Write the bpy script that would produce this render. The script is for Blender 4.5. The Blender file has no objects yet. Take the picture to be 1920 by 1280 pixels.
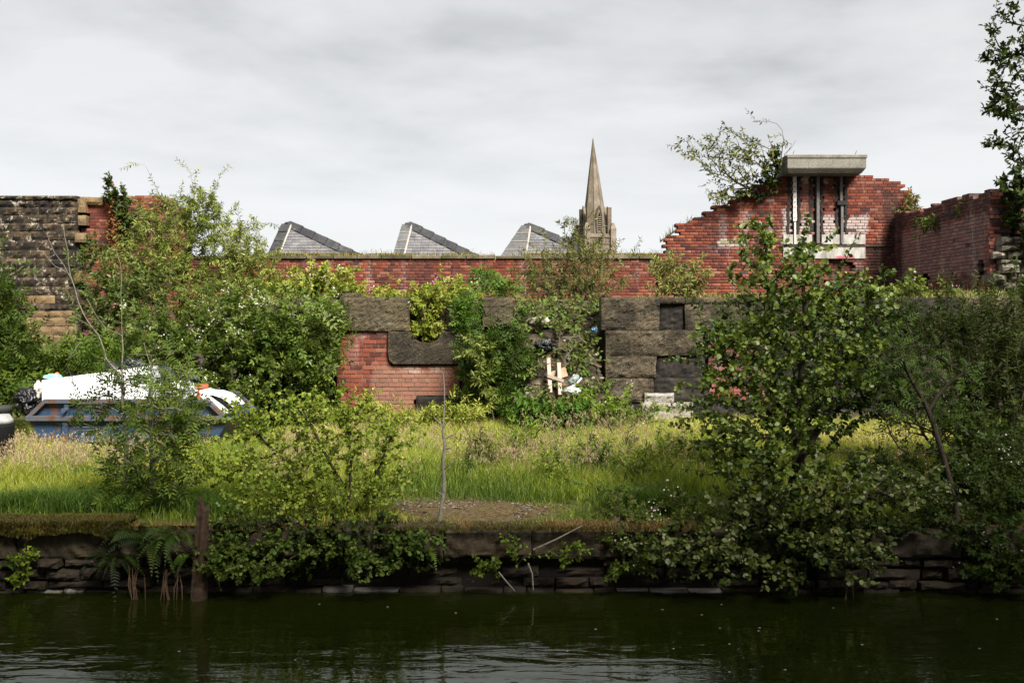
import bpy, bmesh, math, random
import numpy as np
from mathutils import Vector, Matrix, noise as mnoise

# ------------------------------------------------------------------ camera, sky, sun, exposure
scene = bpy.context.scene
COL = scene.collection
F, CX, HY, ZC = 1866.7, 960.0, 600.0, 2.43          # focal length in photo pixels, centre, horizon row, eye height

cam_data = bpy.data.cameras.new('camera')
cam = bpy.data.objects.new('camera', cam_data)
COL.objects.link(cam)
cam.location = (0, 0, ZC)
cam.rotation_euler = (math.radians(90), 0, 0)
cam_data.lens = 35.0
cam_data.sensor_width = 36.0
cam_data.shift_y = -40.0 / 1920.0
cam_data.clip_end = 6000
scene.camera = cam

SUN_DIR = Vector((0.36, -0.60, 0.71)).normalized()     # towards the sun: high, from the right and behind the viewer
world = bpy.data.worlds.new('World')
scene.world = world
world.use_nodes = True
wn = world.node_tree
wn.nodes.clear()


def N(nt, typ, props=None, **ins):
    n = nt.nodes.new(typ)
    for k, v in (props or {}).items():
        setattr(n, k, v)
    for k, v in ins.items():
        key = int(k[1:]) if k[0] == '_' and k[1:].isdigit() else k.replace('_', ' ')
        if isinstance(v, bpy.types.NodeSocket):
            nt.links.new(v, n.inputs[key])
        else:
            n.inputs[key].default_value = v
    return n


def ramp(nt, fac, stops, interp='LINEAR'):
    n = nt.nodes.new('ShaderNodeValToRGB')
    r = n.color_ramp
    r.interpolation = interp
    while len(r.elements) < len(stops):
        r.elements.new(0.5)
    for e, (p, c) in zip(r.elements, stops):
        e.position = p
        e.color = (*c, 1) if len(c) == 3 else c
    nt.links.new(fac, n.inputs[0])
    return n.outputs[0]


def math_(nt, op, a, b=0.0, clamp=False):
    n = nt.nodes.new('ShaderNodeMath')
    n.operation = op
    n.use_clamp = clamp
    for i, v in enumerate((a, b)):
        if isinstance(v, bpy.types.NodeSocket):
            nt.links.new(v, n.inputs[i])
        else:
            n.inputs[i].default_value = v
    return n.outputs[0]


def mix(nt, fac, a, b, mode='MIX'):
    n = nt.nodes.new('ShaderNodeMix')
    n.data_type = 'RGBA'
    n.blend_type = mode
    for i, v in ((0, fac), (6, a), (7, b)):
        if isinstance(v, bpy.types.NodeSocket):
            nt.links.new(v, n.inputs[i])
        elif i == 0:
            n.inputs[0].default_value = v
        else:
            n.inputs[i].default_value = (*v, 1)
    return n.outputs[2]


tc = N(wn, 'ShaderNodeTexCoord')
sky = N(wn, 'ShaderNodeTexSky', {'sky_type': 'NISHITA', 'sun_disc': False})
sky.sun_elevation = math.asin(SUN_DIR.z)
sky.sun_rotation = math.atan2(SUN_DIR.x, SUN_DIR.y)
sep = N(wn, 'ShaderNodeSeparateXYZ', Vector=tc.outputs['Generated'])
zz = math_(wn, 'ADD', math_(wn, 'MAXIMUM', sep.outputs[2], 0.0), 0.13)
cx = math_(wn, 'DIVIDE', sep.outputs[0], zz)
cy = math_(wn, 'DIVIDE', sep.outputs[1], zz)
cv = N(wn, 'ShaderNodeCombineXYZ', X=cx, Y=cy, Z=0.0)
n1 = N(wn, 'ShaderNodeTexNoise', Vector=cv.outputs[0], Scale=0.95, Detail=6.0, Roughness=0.5, Distortion=0.25)
n2 = N(wn, 'ShaderNodeTexNoise', Vector=cv.outputs[0], Scale=2.4, Detail=5.0, Roughness=0.55)
cl = math_(wn, 'ADD', math_(wn, 'MULTIPLY', n1.outputs[0], 0.72), math_(wn, 'MULTIPLY', n2.outputs[0], 0.28))
cloud = ramp(wn, cl, [(0.36, (1.98, 2.01, 2.05)), (0.47, (2.60, 2.63, 2.66)), (0.58, (3.05, 3.06, 3.08))])
# thinner, brighter cloud low over the horizon
low = N(wn, 'ShaderNodeMapRange', {'interpolation_type': 'SMOOTHSTEP'}, Value=sep.outputs[2])
low.inputs[1].default_value, low.inputs[2].default_value = 0.05, 0.25
low.inputs[3].default_value, low.inputs[4].default_value = 0.9, 0.0
cloud = mix(wn, low.outputs[0], cloud, (3.40, 3.44, 3.48))
skycol = mix(wn, 0.97, sky.outputs[0], cloud)
bg = N(wn, 'ShaderNodeBackground', Color=skycol, Strength=0.1)
wo = N(wn, 'ShaderNodeOutputWorld', Surface=bg.outputs[0])

sun_data = bpy.data.lights.new('sun', 'SUN')
sun_data.energy = 4.4
sun_data.angle = math.radians(24)
sun_data.color = (1.0, 0.955, 0.88)
sun = bpy.data.objects.new('sun', sun_data)
COL.objects.link(sun)
sun.rotation_euler = (-SUN_DIR).to_track_quat('-Z', 'Y').to_euler()
sun.location = (10, -8, 20)

scene.view_settings.view_transform = 'Standard'
scene.view_settings.look = 'None'
scene.view_settings.exposure = 1.45
scene.view_settings.gamma = 1.0
scene.view_settings.use_curve_mapping = False
scene.render.engine = 'CYCLES'
cy_ = scene.cycles
cy_.use_denoising = True
cy_.max_bounces = 5
cy_.diffuse_bounces = 1
cy_.glossy_bounces = 3
cy_.transmission_bounces = 2
cy_.transparent_max_bounces = 6
cy_.sample_clamp_indirect = 6.0
cy_.use_adaptive_sampling = True
cy_.adaptive_threshold = 0.012


# ------------------------------------------------------------------ small helpers
def P(px, py, Y):
    """the point at depth Y that the photograph shows at pixel (px, py)"""
    return np.array([(px - CX) / F * Y, Y, ZC - (py - HY) / F * Y])


def tag(o, label=None, cat=None, group=None, kind=None):
    for k, v in (('label', label), ('category', cat), ('group', group), ('kind', kind)):
        if v:
            o[k] = v
    return o


def empty(name, loc, label=None, cat=None, group=None, kind=None):
    o = bpy.data.objects.new(name, None)
    o.empty_display_size = 0.2
    COL.objects.link(o)
    o.location = loc
    return tag(o, label, cat, group, kind)


def place(name, me, mat=None, parent=None, loc=(0, 0, 0), rot=None, scale=None):
    """loc is in world space; parents are unrotated empties, so a child only subtracts the parent's location"""
    if mat is not None and not me.materials:
        me.materials.append(mat)
    o = bpy.data.objects.new(name, me)
    COL.objects.link(o)
    l = Vector(loc)
    if parent is not None:
        o.parent = parent
        p = parent
        while p is not None:
            l -= p.location
            p = p.parent
    o.location = l
    if rot is not None:
        o.rotation_euler = rot
    if scale is not None:
        o.scale = scale
    return o


def fast_mesh(name, V, Fc, col=None, rnd=None, smooth=False):
    me = bpy.data.meshes.new(name)
    V = np.ascontiguousarray(V, dtype=np.float32)
    Fc = np.ascontiguousarray(Fc, dtype=np.int32)
    nf, k = Fc.shape
    me.vertices.add(len(V))
    me.vertices.foreach_set('co', V.ravel())
    me.loops.add(nf * k)
    me.loops.foreach_set('vertex_index', Fc.ravel())
    me.polygons.add(nf)
    me.polygons.foreach_set('loop_start', np.arange(0, nf * k, k, dtype=np.int32))
    if smooth:
        me.polygons.foreach_set('use_smooth', np.ones(nf, dtype=bool))
    me.update(calc_edges=True)
    if col is not None:
        a = me.attributes.new('col', 'FLOAT_COLOR', 'POINT')
        c = np.ones((len(V), 4), dtype=np.float32)
        c[:, :3] = col
        a.data.foreach_set('color', c.ravel())
    if rnd is not None:
        a = me.attributes.new('rnd', 'FLOAT', 'POINT')
        a.data.foreach_set('value', np.ascontiguousarray(rnd, dtype=np.float32))
    return me


class MB:
    """collects pieces of one mesh"""
    def __init__(self):
        self.v, self.f, self.n = [], [], 0

    def add(self, verts, faces):
        self.v.extend([tuple(map(float, p)) for p in verts])
        self.f.extend([tuple(i + self.n for i in fc) for fc in faces])
        self.n += len(verts)
        return self

    def box(self, x0, x1, y0, y1, z0, z1, bev=0.0):
        v = [(x0, y0, z0), (x1, y0, z0), (x1, y1, z0), (x0, y1, z0), (x0, y0, z1), (x1, y0, z1), (x1, y1, z1), (x0, y1, z1)]
        return self.add(v, [(0, 3, 2, 1), (4, 5, 6, 7), (0, 1, 5, 4), (1, 2, 6, 5), (2, 3, 7, 6), (3, 0, 4, 7)])

    def prism(self, poly, y0, y1):
        """poly: (x, z) counter-clockwise seen from -Y"""
        n = len(poly)
        v = [(x, y0, z) for x, z in poly] + [(x, y1, z) for x, z in poly]
        f = [tuple(range(n)), tuple(range(2 * n - 1, n - 1, -1))]
        f += [(i, i + n, (i + 1) % n + n, (i + 1) % n) for i in range(n)]
        return self.add(v, f)

    def tube(self, pts, radii, sides=6, cap=True):
        pts = np.asarray(pts, float)
        k = len(pts)
        radii = np.broadcast_to(radii, (k,))
        t = np.gradient(pts, axis=0)
        t /= np.linalg.norm(t, axis=1, keepdims=True) + 1e-9
        ref = np.array([0.31, 0.2, 0.93]) if abs(t[0][2]) < 0.9 else np.array([0.95, 0.2, 0.1])
        a = np.cross(t, ref)
        a /= np.linalg.norm(a, axis=1, keepdims=True) + 1e-9
        b = np.cross(t, a)
        ang = np.arange(sides) * 2 * math.pi / sides
        V = pts[:, None] + radii[:, None, None] * (np.cos(ang)[None, :, None] * a[:, None] + np.sin(ang)[None, :, None] * b[:, None])
        f = [(i * sides + j, i * sides + (j + 1) % sides, (i + 1) * sides + (j + 1) % sides, (i + 1) * sides + j)
             for i in range(k - 1) for j in range(sides)]
        if cap:
            f += [tuple(range(sides - 1, -1, -1)), tuple((k - 1) * sides + j for j in range(sides))]
        return self.add(V.reshape(-1, 3), f)

    def lathe(self, prof, cx=0, cy=0, sides=20):
        n = len(prof)
        v = [(cx + r * math.cos(2 * math.pi * j / sides), cy + r * math.sin(2 * math.pi * j / sides), z) for r, z in prof for j in range(sides)]
        f = [(i * sides + j, i * sides + (j + 1) % sides, (i + 1) * sides + (j + 1) % sides, (i + 1) * sides + j)
             for i in range(n - 1) for j in range(sides)]
        f += [tuple(range(sides - 1, -1, -1)), tuple((n - 1) * sides + j for j in range(sides))]
        return self.add(v, f)

    def mesh(self, name, smooth=False, bevel=0.0):
        me = bpy.data.meshes.new(name)
        me.from_pydata(self.v, [], self.f)
        if bevel:
            bm = bmesh.new()
            bm.from_mesh(me)
            bmesh.ops.bevel(bm, geom=[e for e in bm.edges if e.is_manifold and e.calc_face_angle(0) > 0.5], offset=bevel, segments=1, affect='EDGES')
            bm.to_mesh(me)
            bm.free()
        if smooth:
            me.polygons.foreach_set('use_smooth', np.ones(len(me.polygons), dtype=bool))
        me.update()
        return me

    def build(self, name, mat, parent=None, smooth=False, bevel=0.0):
        me = self.mesh(name, smooth, bevel)
        if parent is not None:
            off = Vector((0, 0, 0))
            p = parent
            while p is not None:
                off += p.location
                p = p.parent
            me.transform(Matrix.Translation(-off))
        me.materials.append(mat)
        o = bpy.data.objects.new(name, me)
        COL.objects.link(o)
        o.parent = parent
        return o


def snoise(p, s=1.0, seed=0.0):
    return mnoise.noise(Vector((p[0] * s + seed, p[1] * s + seed * 1.7, p[2] * s - seed)))


def wnoise2(x, y, seed=0):
    """cheap smooth 2-D noise for arrays, about -1..1"""
    r = np.random.RandomState(seed)
    out = np.zeros_like(x, dtype=float)
    for i in range(7):
        a = r.uniform(0, 2 * math.pi)
        k = 0.7 * 1.45 ** i
        out += np.sin((x * math.cos(a) + y * math.sin(a)) * k + r.uniform(0, 6.3)) / (1 + 0.35 * i)
    return out / 2.6


# ------------------------------------------------------------------ materials
def new_mat(name):
    m = bpy.data.materials.new(name)
    m.use_nodes = True
    nt = m.node_tree
    nt.nodes.clear()
    out = nt.nodes.new('ShaderNodeOutputMaterial')
    b = nt.nodes.new('ShaderNodeBsdfPrincipled')
    nt.links.new(b.outputs[0], out.inputs[0])
    return m, nt, b, out


def setc(nt, b, col, rough=0.8, spec=0.3, metal=0.0):
    if isinstance(col, bpy.types.NodeSocket):
        nt.links.new(col, b.inputs['Base Color'])
    else:
        b.inputs['Base Color'].default_value = (*col, 1)
    if isinstance(rough, bpy.types.NodeSocket):
        nt.links.new(rough, b.inputs['Roughness'])
    else:
        b.inputs['Roughness'].default_value = rough
    b.inputs['Specular IOR Level'].default_value = spec
    b.inputs['Metallic'].default_value = metal


def bump(nt, b, height, strength=0.5, dist=0.01):
    n = N(nt, 'ShaderNodeBump', Height=height, Strength=strength, Distance=dist)
    nt.links.new(n.outputs[0], b.inputs['Normal'])


def noise_tex(nt, vec, scale, detail=5.0, rough=0.55, dist=0.0):
    return N(nt, 'ShaderNodeTexNoise', Vector=vec, Scale=scale, Detail=detail, Roughness=rough, Distortion=dist).outputs[0]


def box_mask(nt, pos, x0, x1, z0, z1, soft=0.08, wob=0.25, scale=3.0, axis=0):
    """1 inside a ragged-edged rectangle of wall (world coordinates)"""
    nz = math_(nt, 'MULTIPLY', math_(nt, 'SUBTRACT', noise_tex(nt, pos, scale, 4.0), 0.5), wob * 2)
    s = N(nt, 'ShaderNodeSeparateXYZ', Vector=pos)
    res = None
    for sock, a, c in ((s.outputs[axis], x0, x1), (s.outputs[2], z0, z1)):
        h = math_(nt, 'SUBTRACT', (c - a) / 2, math_(nt, 'ABSOLUTE', math_(nt, 'SUBTRACT', sock, (a + c) / 2)))
        h = math_(nt, 'DIVIDE', math_(nt, 'ADD', h, nz), soft, clamp=True)
        res = h if res is None else math_(nt, 'MULTIPLY', res, h)
    return res


def brick_mat(name, individual, cols, soot=0.5, white=0.3, masks=(), seed=0.0, moss=0.0):
    m, nt, b, out = new_mat(name)
    geo = N(nt, 'ShaderNodeNewGeometry')
    pos = N(nt, 'ShaderNodeVectorMath', {'operation': 'ADD'}, _0=geo.outputs['Position'], _1=(seed, seed * .3, seed * .7)).outputs[0]
    if individual:
        r = N(nt, 'ShaderNodeObjectInfo').outputs['Random']
    else:
        r = N(nt, 'ShaderNodeAttribute', {'attribute_name': 'rnd'}).outputs['Fac']
    c = ramp(nt, r, cols, 'LINEAR')
    fine = noise_tex(nt, pos, 45.0, 4.0, 0.7)
    c = mix(nt, 0.55, c, ramp(nt, fine, [(0.25, (0.35, 0.33, 0.33)), (0.55, (1, 1, 1)), (0.8, (1.35, 1.3, 1.2))]), 'MULTIPLY')
    big = noise_tex(nt, pos, 0.9, 6.0, 0.62)
    c = mix(nt, math_(nt, 'MULTIPLY', ramp(nt, big, [(0.46, (0, 0, 0)), (0.66, (1, 1, 1))]), soot), c, (0.035, 0.026, 0.026))
    # lime bloom running down in streaks
    st = N(nt, 'ShaderNodeMapping', Vector=pos)
    st.inputs['Scale'].default_value = (2.6, 2.6, 0.55)
    wn_ = noise_tex(nt, st.outputs[0], 1.0, 7.0, 0.68)
    w = math_(nt, 'MULTIPLY', ramp(nt, wn_, [(0.55, (0, 0, 0)), (0.72, (1, 1, 1))]), white)
    w = math_(nt, 'MULTIPLY', w, ramp(nt, fine, [(0.35, (0.35, 0.35, 0.35)), (0.6, (1, 1, 1))]))
    c = mix(nt, w, c, (0.50, 0.43, 0.38))
    for (x0, x1, z0, z1, colr, amt, axis) in masks:
        k = math_(nt, 'MULTIPLY', box_mask(nt, geo.outputs['Position'], x0, x1, z0, z1, axis=axis), amt)
        k = math_(nt, 'MULTIPLY', k, ramp(nt, fine, [(0.3, (0.45, 0.45, 0.45)), (0.6, (1, 1, 1))]))
        c = mix(nt, k, c, colr)
    if moss:
        mn = noise_tex(nt, pos, 2.3, 6.0, 0.7)
        c = mix(nt, math_(nt, 'MULTIPLY', ramp(nt, mn, [(0.58, (0, 0, 0)), (0.7, (1, 1, 1))]), moss), c, (0.045, 0.06, 0.015))
    setc(nt, b, c, 0.88, 0.25)
    bump(nt, b, fine, 0.5, 0.006)
    return m


def stone_mat(name, dark, mid, light, soot=0.5, lichen=0.0, lichen_col=(0.42, 0.38, 0.30), moss=0.0, seed=0.0, scale=1.0, tool=0.0, obj_rnd=True, bumpd=0.02):
    m, nt, b, out = new_mat(name)
    geo = N(nt, 'ShaderNodeNewGeometry')
    pos = N(nt, 'ShaderNodeVectorMath', {'operation': 'ADD'}, _0=geo.outputs['Position'], _1=(seed, seed * .3, seed * .7)).outputs[0]
    big = noise_tex(nt, pos, 2.4 * scale, 6.0, 0.62)
    fine = noise_tex(nt, pos, 30.0 * scale, 6.0, 0.7)
    if obj_rnd:
        rn = N(nt, 'ShaderNodeObjectInfo').outputs['Random']
        big = math_(nt, 'ADD', math_(nt, 'MULTIPLY', big, 0.8), math_(nt, 'MULTIPLY', rn, 0.24))
    c = ramp(nt, big, [(0.30, dark), (0.50, mid), (0.72, light)])
    c = mix(nt, 0.7, c, ramp(nt, fine, [(0.28, (0.35, 0.34, 0.32)), (0.55, (1, 1, 1)), (0.78, (1.45, 1.4, 1.3))]), 'MULTIPLY')
    so = noise_tex(nt, pos, 2.1 * scale, 8.0, 0.72)
    if obj_rnd:
        so = math_(nt, 'ADD', math_(nt, 'MULTIPLY', so, 0.8), math_(nt, 'MULTIPLY', N(nt, 'ShaderNodeObjectInfo').outputs['Random'], 0.2))
    c = mix(nt, math_(nt, 'MULTIPLY', ramp(nt, so, [(0.43, (0, 0, 0)), (0.57, (1, 1, 1))]), soot), c, (0.014, 0.012, 0.010))
    if lichen:
        ln = noise_tex(nt, pos, 4.5 * scale, 8.0, 0.75, 0.4)
        c = mix(nt, math_(nt, 'MULTIPLY', ramp(nt, ln, [(0.56, (0, 0, 0)), (0.63, (1, 1, 1))]), lichen), c, lichen_col)
    if moss:
        mn = noise_tex(nt, pos, 3.1, 6.0, 0.7)
        c = mix(nt, math_(nt, 'MULTIPLY', ramp(nt, mn, [(0.5, (0, 0, 0)), (0.64, (1, 1, 1))]), moss), c, (0.05, 0.055, 0.014))
    setc(nt, b, c, 0.9, 0.2)
    h = fine
    if tool:
        mp = N(nt, 'ShaderNodeMapping', Vector=pos)
        mp.inputs['Rotation'].default_value = (0, math.radians(38), 0)
        mp.inputs['Scale'].default_value = (7, 7, 26)
        mp.inputs['Scale'].default_value = (1, 1, 1)
        ms_ = N(nt, 'ShaderNodeMapping', Vector=mp.outputs[0])
        ms_.inputs['Scale'].default_value = (5.5, 5.5, 15)
        tl = noise_tex(nt, ms_.outputs[0], 1.0, 3.0, 0.6, 0.9)
        h = math_(nt, 'ADD', math_(nt, 'MULTIPLY', fine, 0.45), math_(nt, 'MULTIPLY', tl, tool))
    bump(nt, b, h, 0.9, bumpd)
    return m


def plain_mat(name, col, rough=0.6, spec=0.3, metal=0.0, var=0.25, scale=12.0, bumps=0.0, dirt=0.0, dirt_col=(0.05, 0.045, 0.04)):
    m, nt, b, out = new_mat(name)
    geo = N(nt, 'ShaderNodeNewGeometry')
    n = noise_tex(nt, geo.outputs['Position'], scale, 6.0, 0.65)
    c = mix(nt, 1.0, col, ramp(nt, n, [(0.3, (1 - var,) * 3), (0.7, (1 + var * 0.6,) * 3)]), 'MULTIPLY')
    if dirt:
        d = noise_tex(nt, geo.outputs['Position'], scale * 0.35, 7.0, 0.7)
        c = mix(nt, math_(nt, 'MULTIPLY', ramp(nt, d, [(0.48, (0, 0, 0)), (0.66, (1, 1, 1))]), dirt), c, dirt_col)
    setc(nt, b, c, rough, spec, metal)
    if bumps:
        bump(nt, b, n, bumps, 0.01)
    return m


def leaf_mat(name, rough=0.45, spec=0.35, trans=0.3):
    m, nt, b, out = new_mat(name)
    a = N(nt, 'ShaderNodeAttribute', {'attribute_name': 'col'}).outputs['Color']
    setc(nt, b, a, rough, spec)
    t = N(nt, 'ShaderNodeBsdfTranslucent', Color=mix(nt, 1.0, a, (1.5, 1.45, 0.55), 'MULTIPLY'))
    ms = N(nt, 'ShaderNodeMixShader', Fac=trans)
    nt.links.new(b.outputs[0], ms.inputs[1])
    nt.links.new(t.outputs[0], ms.inputs[2])
    nt.links.new(ms.outputs[0], out.inputs[0])
    return m


RED = [(0.0, (0.0382, 0.0170, 0.0145)), (0.08, (0.0850, 0.0229, 0.0153)), (0.35, (0.1232, 0.0306, 0.0179)), (0.62, (0.1658, 0.0391, 0.0204)), (0.85, (0.2040, 0.0561, 0.0281)), (1.0, (0.2295, 0.1020, 0.0680))]
PIER = [(0.0, (0.0595, 0.0213, 0.0161)), (0.12, (0.1190, 0.0306, 0.0195)), (0.5, (0.1700, 0.0425, 0.0247)), (0.85, (0.2082, 0.0638, 0.0357)), (1.0, (0.2295, 0.0850, 0.0510))]
PURPLE = [(0.0, (0.055, 0.028, 0.027)), (0.2, (0.14, 0.044, 0.037)), (0.6, (0.21, 0.062, 0.047)), (1.0, (0.28, 0.105, 0.085))]

M = {}
M['leaf'] = leaf_mat('leaf', 0.55, 0.16, 0.2)
M['leaf_gloss'] = leaf_mat('glossy_leaf', 0.42, 0.28, 0.16)
M['grass'] = leaf_mat('grass_blade', 0.55, 0.25, 0.35)
M['petal'] = plain_mat('petal', (0.52, 0.47, 0.44), 0.7, 0.1, var=0.1)
M['petal_pink'] = plain_mat('pink_petal', (0.55, 0.12, 0.32), 0.7, 0.1, var=0.1)
M['bark'] = plain_mat('bark', (0.075, 0.055, 0.038), 0.9, 0.15, var=0.6, scale=35, bumps=0.6)
M['bark_grey'] = plain_mat('grey_bark', (0.20, 0.18, 0.14), 0.85, 0.2, var=0.5, scale=30, bumps=0.5)
M['bark_dark'] = plain_mat('dark_bark', (0.035, 0.027, 0.02), 0.9, 0.15, var=0.5, scale=30, bumps=0.5)
M['mortar'] = plain_mat('mortar', (0.23, 0.175, 0.14), 0.95, 0.1, var=0.5, scale=9, bumps=0.5, dirt=0.5)
M['mortar_dark'] = plain_mat('dark_mortar', (0.075, 0.055, 0.05), 0.95, 0.1, var=0.5, scale=9, bumps=0.5, dirt=0.5)
M['soil'] = plain_mat('soil', (0.055, 0.042, 0.028), 0.95, 0.1, var=0.6, scale=6, bumps=1.0)
M['moss'] = plain_mat('moss', (0.062, 0.062, 0.010), 0.95, 0.05, var=0.7, scale=18, bumps=1.0, dirt=0.5, dirt_col=(0.07, 0.025, 0.006))
# ------------------------------------------------------------------ ground, terrace, water, far and near land
GZ = 0.57            # level of the grass bank
BANK_Y = 8.90        # canal face
TERR_Y = 17.3        # face of the terrace wall
TZ = 2.78            # terrace level


def terrain_mat():
    m, nt, b, out = new_mat('bank_soil')
    geo = N(nt, 'ShaderNodeNewGeometry')
    p = geo.outputs['Position']
    n = noise_tex(nt, p, 2.2, 7.0, 0.65)
    f = noise_tex(nt, p, 22.0, 6.0, 0.7)
    c = ramp(nt, n, [(0.3, (0.035, 0.030, 0.016)), (0.5, (0.075, 0.075, 0.025)), (0.7, (0.13, 0.105, 0.05))])
    # worn patch of stones and dead moss by the coping
    s = N(nt, 'ShaderNodeSeparateXYZ', Vector=p)
    dx = math_(nt, 'DIVIDE', math_(nt, 'SUBTRACT', s.outputs[0], -0.45), 0.95)
    dy = math_(nt, 'DIVIDE', math_(nt, 'SUBTRACT', s.outputs[1], 9.75), 0.75)
    d = math_(nt, 'ADD', math_(nt, 'MULTIPLY', dx, dx), math_(nt, 'MULTIPLY', dy, dy))
    d = math_(nt, 'ADD', d, math_(nt, 'MULTIPLY', math_(nt, 'SUBTRACT', n, 0.5), 2.4))
    k = math_(nt, 'SUBTRACT', 1.25, d, clamp=True)
    bare = ramp(nt, f, [(0.3, (0.03, 0.02, 0.010)), (0.45, (0.10, 0.062, 0.026)), (0.6, (0.17, 0.125, 0.075)), (0.75, (0.27, 0.235, 0.18))])
    c = mix(nt, k, c, bare)
    edge = math_(nt, 'DIVIDE', math_(nt, 'SUBTRACT', 9.22, s.outputs[1]), 0.2, clamp=True)
    c = mix(nt, math_(nt, 'MULTIPLY', edge, ramp(nt, n, [(0.4, (0, 0, 0)), (0.55, (1, 1, 1))])), c, mix(nt, f, (0.10, 0.035, 0.008), (0.26, 0.12, 0.03)))
    setc(nt, b, c, 0.95, 0.1)
    bump(nt, b, f, 1.0, 0.03)
    return m


def ground_height(x, y):
    return GZ + 0.035 * wnoise2(x * 1.3, y * 1.3, 5)


xs = np.concatenate([[-3000, -600, -120, -40], np.linspace(-16, 16, 150), [40, 120, 600, 3000]])
ys = np.concatenate([np.linspace(BANK_Y + 0.16, 19, 70), [22, 27, 40, 90, 300, 900, 3200]])
X, Yg = np.meshgrid(xs, ys)
near = np.clip((20 - Yg) / 2, 0, 1) * np.clip((18 - np.abs(X)) / 3, 0, 1)
Z = GZ + (ground_height(X, Yg) - GZ) * near - np.clip((9.15 - Yg) / 0.1, 0, 1) * 0.02
V = np.stack([X, Yg, Z], -1).reshape(-1, 3)
nx, ny = len(xs), len(ys)
idx = np.arange(nx * ny).reshape(ny, nx)
Q = np.stack([idx[:-1, :-1], idx[:-1, 1:], idx[1:, 1:], idx[1:, :-1]], -1).reshape(-1, 4)
me = fast_mesh('ground', V, Q, smooth=True)
g = place('ground', me, terrain_mat())
tag(g, 'grassy canal bank and open ground behind the ruins', kind='structure')


def terrace_height(x, y):
    n = 0.06 * wnoise2(x * 1.7, y * 1.7, 9)
    step = np.clip((y - 17.62) / 0.02, 0, 1)
    z = np.where(step > 0.5, TZ, GZ - 0.35)
    # tipped earth and rubbish spilling through the gap in the wall
    slope = np.clip((y - 15.7) / 2.9, 0, 1) * (TZ - GZ) + GZ - 0.06
    cen = 0.80 + (17.3 - y) * 0.05
    w = np.clip(1 - (np.abs(x - cen) - 0.72) / 0.22, 0, 1)
    z = np.where(y < 17.62, (GZ - 0.35) * (1 - w) + slope * w, np.where((w > 0) & (y < 18.6), np.minimum(z, slope * w + z * (1 - w)), z))
    left = np.clip((x + 5.2) / 0.9, 0, 1)
    z = (GZ - 0.35) * (1 - left) + z * left
    return z + n * 1.2


xs = np.linspace(-5.6, 16, 170)
ys = np.concatenate([np.linspace(15.4, 19, 60), np.linspace(19.2, 25.3, 25)])
X, Yg = np.meshgrid(xs, ys)
Z = terrace_height(X, Yg)
nx, ny = len(xs), len(ys)
idx = np.arange(nx * ny).reshape(ny, nx)
Q = np.stack([idx[:-1, :-1], idx[:-1, 1:], idx[1:, 1:], idx[1:, :-1]], -1).reshape(-1, 4)
me = fast_mesh('terrace_ground', np.stack([X, Yg, Z], -1).reshape(-1, 3), Q, smooth=True)
m, nt, b, out = new_mat('terrace_earth')
p = N(nt, 'ShaderNodeNewGeometry').outputs['Position']
n_ = noise_tex(nt, p, 5.0, 7.0, 0.7)
c_ = ramp(nt, n_, [(0.3, (0.016, 0.014, 0.008)), (0.5, (0.045, 0.037, 0.022)), (0.66, (0.11, 0.09, 0.06)), (0.8, (0.22, 0.19, 0.15))])
setc(nt, b, c_, 0.95, 0.1)
bump(nt, b, noise_tex(nt, p, 26.0, 5.0, 0.7), 1.0, 0.03)
tag(place('terrace_ground', me, m), 'earth terrace held up behind the stone retaining wall', kind='structure')

# water
m, nt, b, out = new_mat('canal_water')
geo = N(nt, 'ShaderNodeNewGeometry')
mp = N(nt, 'ShaderNodeMapping', Vector=geo.outputs['Position'])
mp.inputs['Scale'].default_value = (2.2, 7.0, 1)
w1 = noise_tex(nt, mp.outputs[0], 1.0, 3.0, 0.5, 0.5)
mp2 = N(nt, 'ShaderNodeMapping', Vector=geo.outputs['Position'])
mp2.inputs['Scale'].default_value = (0.5, 1.3, 1)
mp2.inputs['Rotation'].default_value = (0, 0, 0.15)
w2 = noise_tex(nt, mp2.outputs[0], 1.0, 2.0, 0.5)
calm = ramp(nt, noise_tex(nt, geo.outputs['Position'], 0.33, 2.0), [(0.35, (0.35, 0.35, 0.35)), (0.65, (1, 1, 1))])
h = math_(nt, 'ADD', math_(nt, 'MULTIPLY', w1, calm), math_(nt, 'MULTIPLY', w2, 1.2))
setc(nt, b, (0.0090, 0.0125, 0.0013), 0.03, 0.6)
b.inputs['Specular Tint'].default_value = (0.80, 0.92, 0.48, 1)
b.inputs['IOR'].default_value = 1.42
bump(nt, b, h, 0.28, 0.05)
V = [(-400, 0.9, 0), (400, 0.9, 0), (400, 9.3, 0), (-400, 9.3, 0)]
wmesh = MB().add(V, [(0, 1, 2, 3)]).mesh('canal_water')
tag(place('canal_water', wmesh, m), 'dark green rippled canal water', kind='structure')

# the near bank, under and behind the viewer
mb = MB()
mb.add([(-400, -60, 0.72), (400, -60, 0.72), (400, 0.95, 0.72), (-400, 0.95, 0.72), (400, 0.95, -0.4), (-400, 0.95, -0.4)],
       [(0, 1, 2, 3), (3, 2, 4, 5)])
tag(mb.build('towpath', plain_mat('towpath_earth', (0.12, 0.10, 0.07), 0.95, 0.1, var=0.5, scale=3)), 'earth towpath on the near bank', kind='structure')


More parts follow.
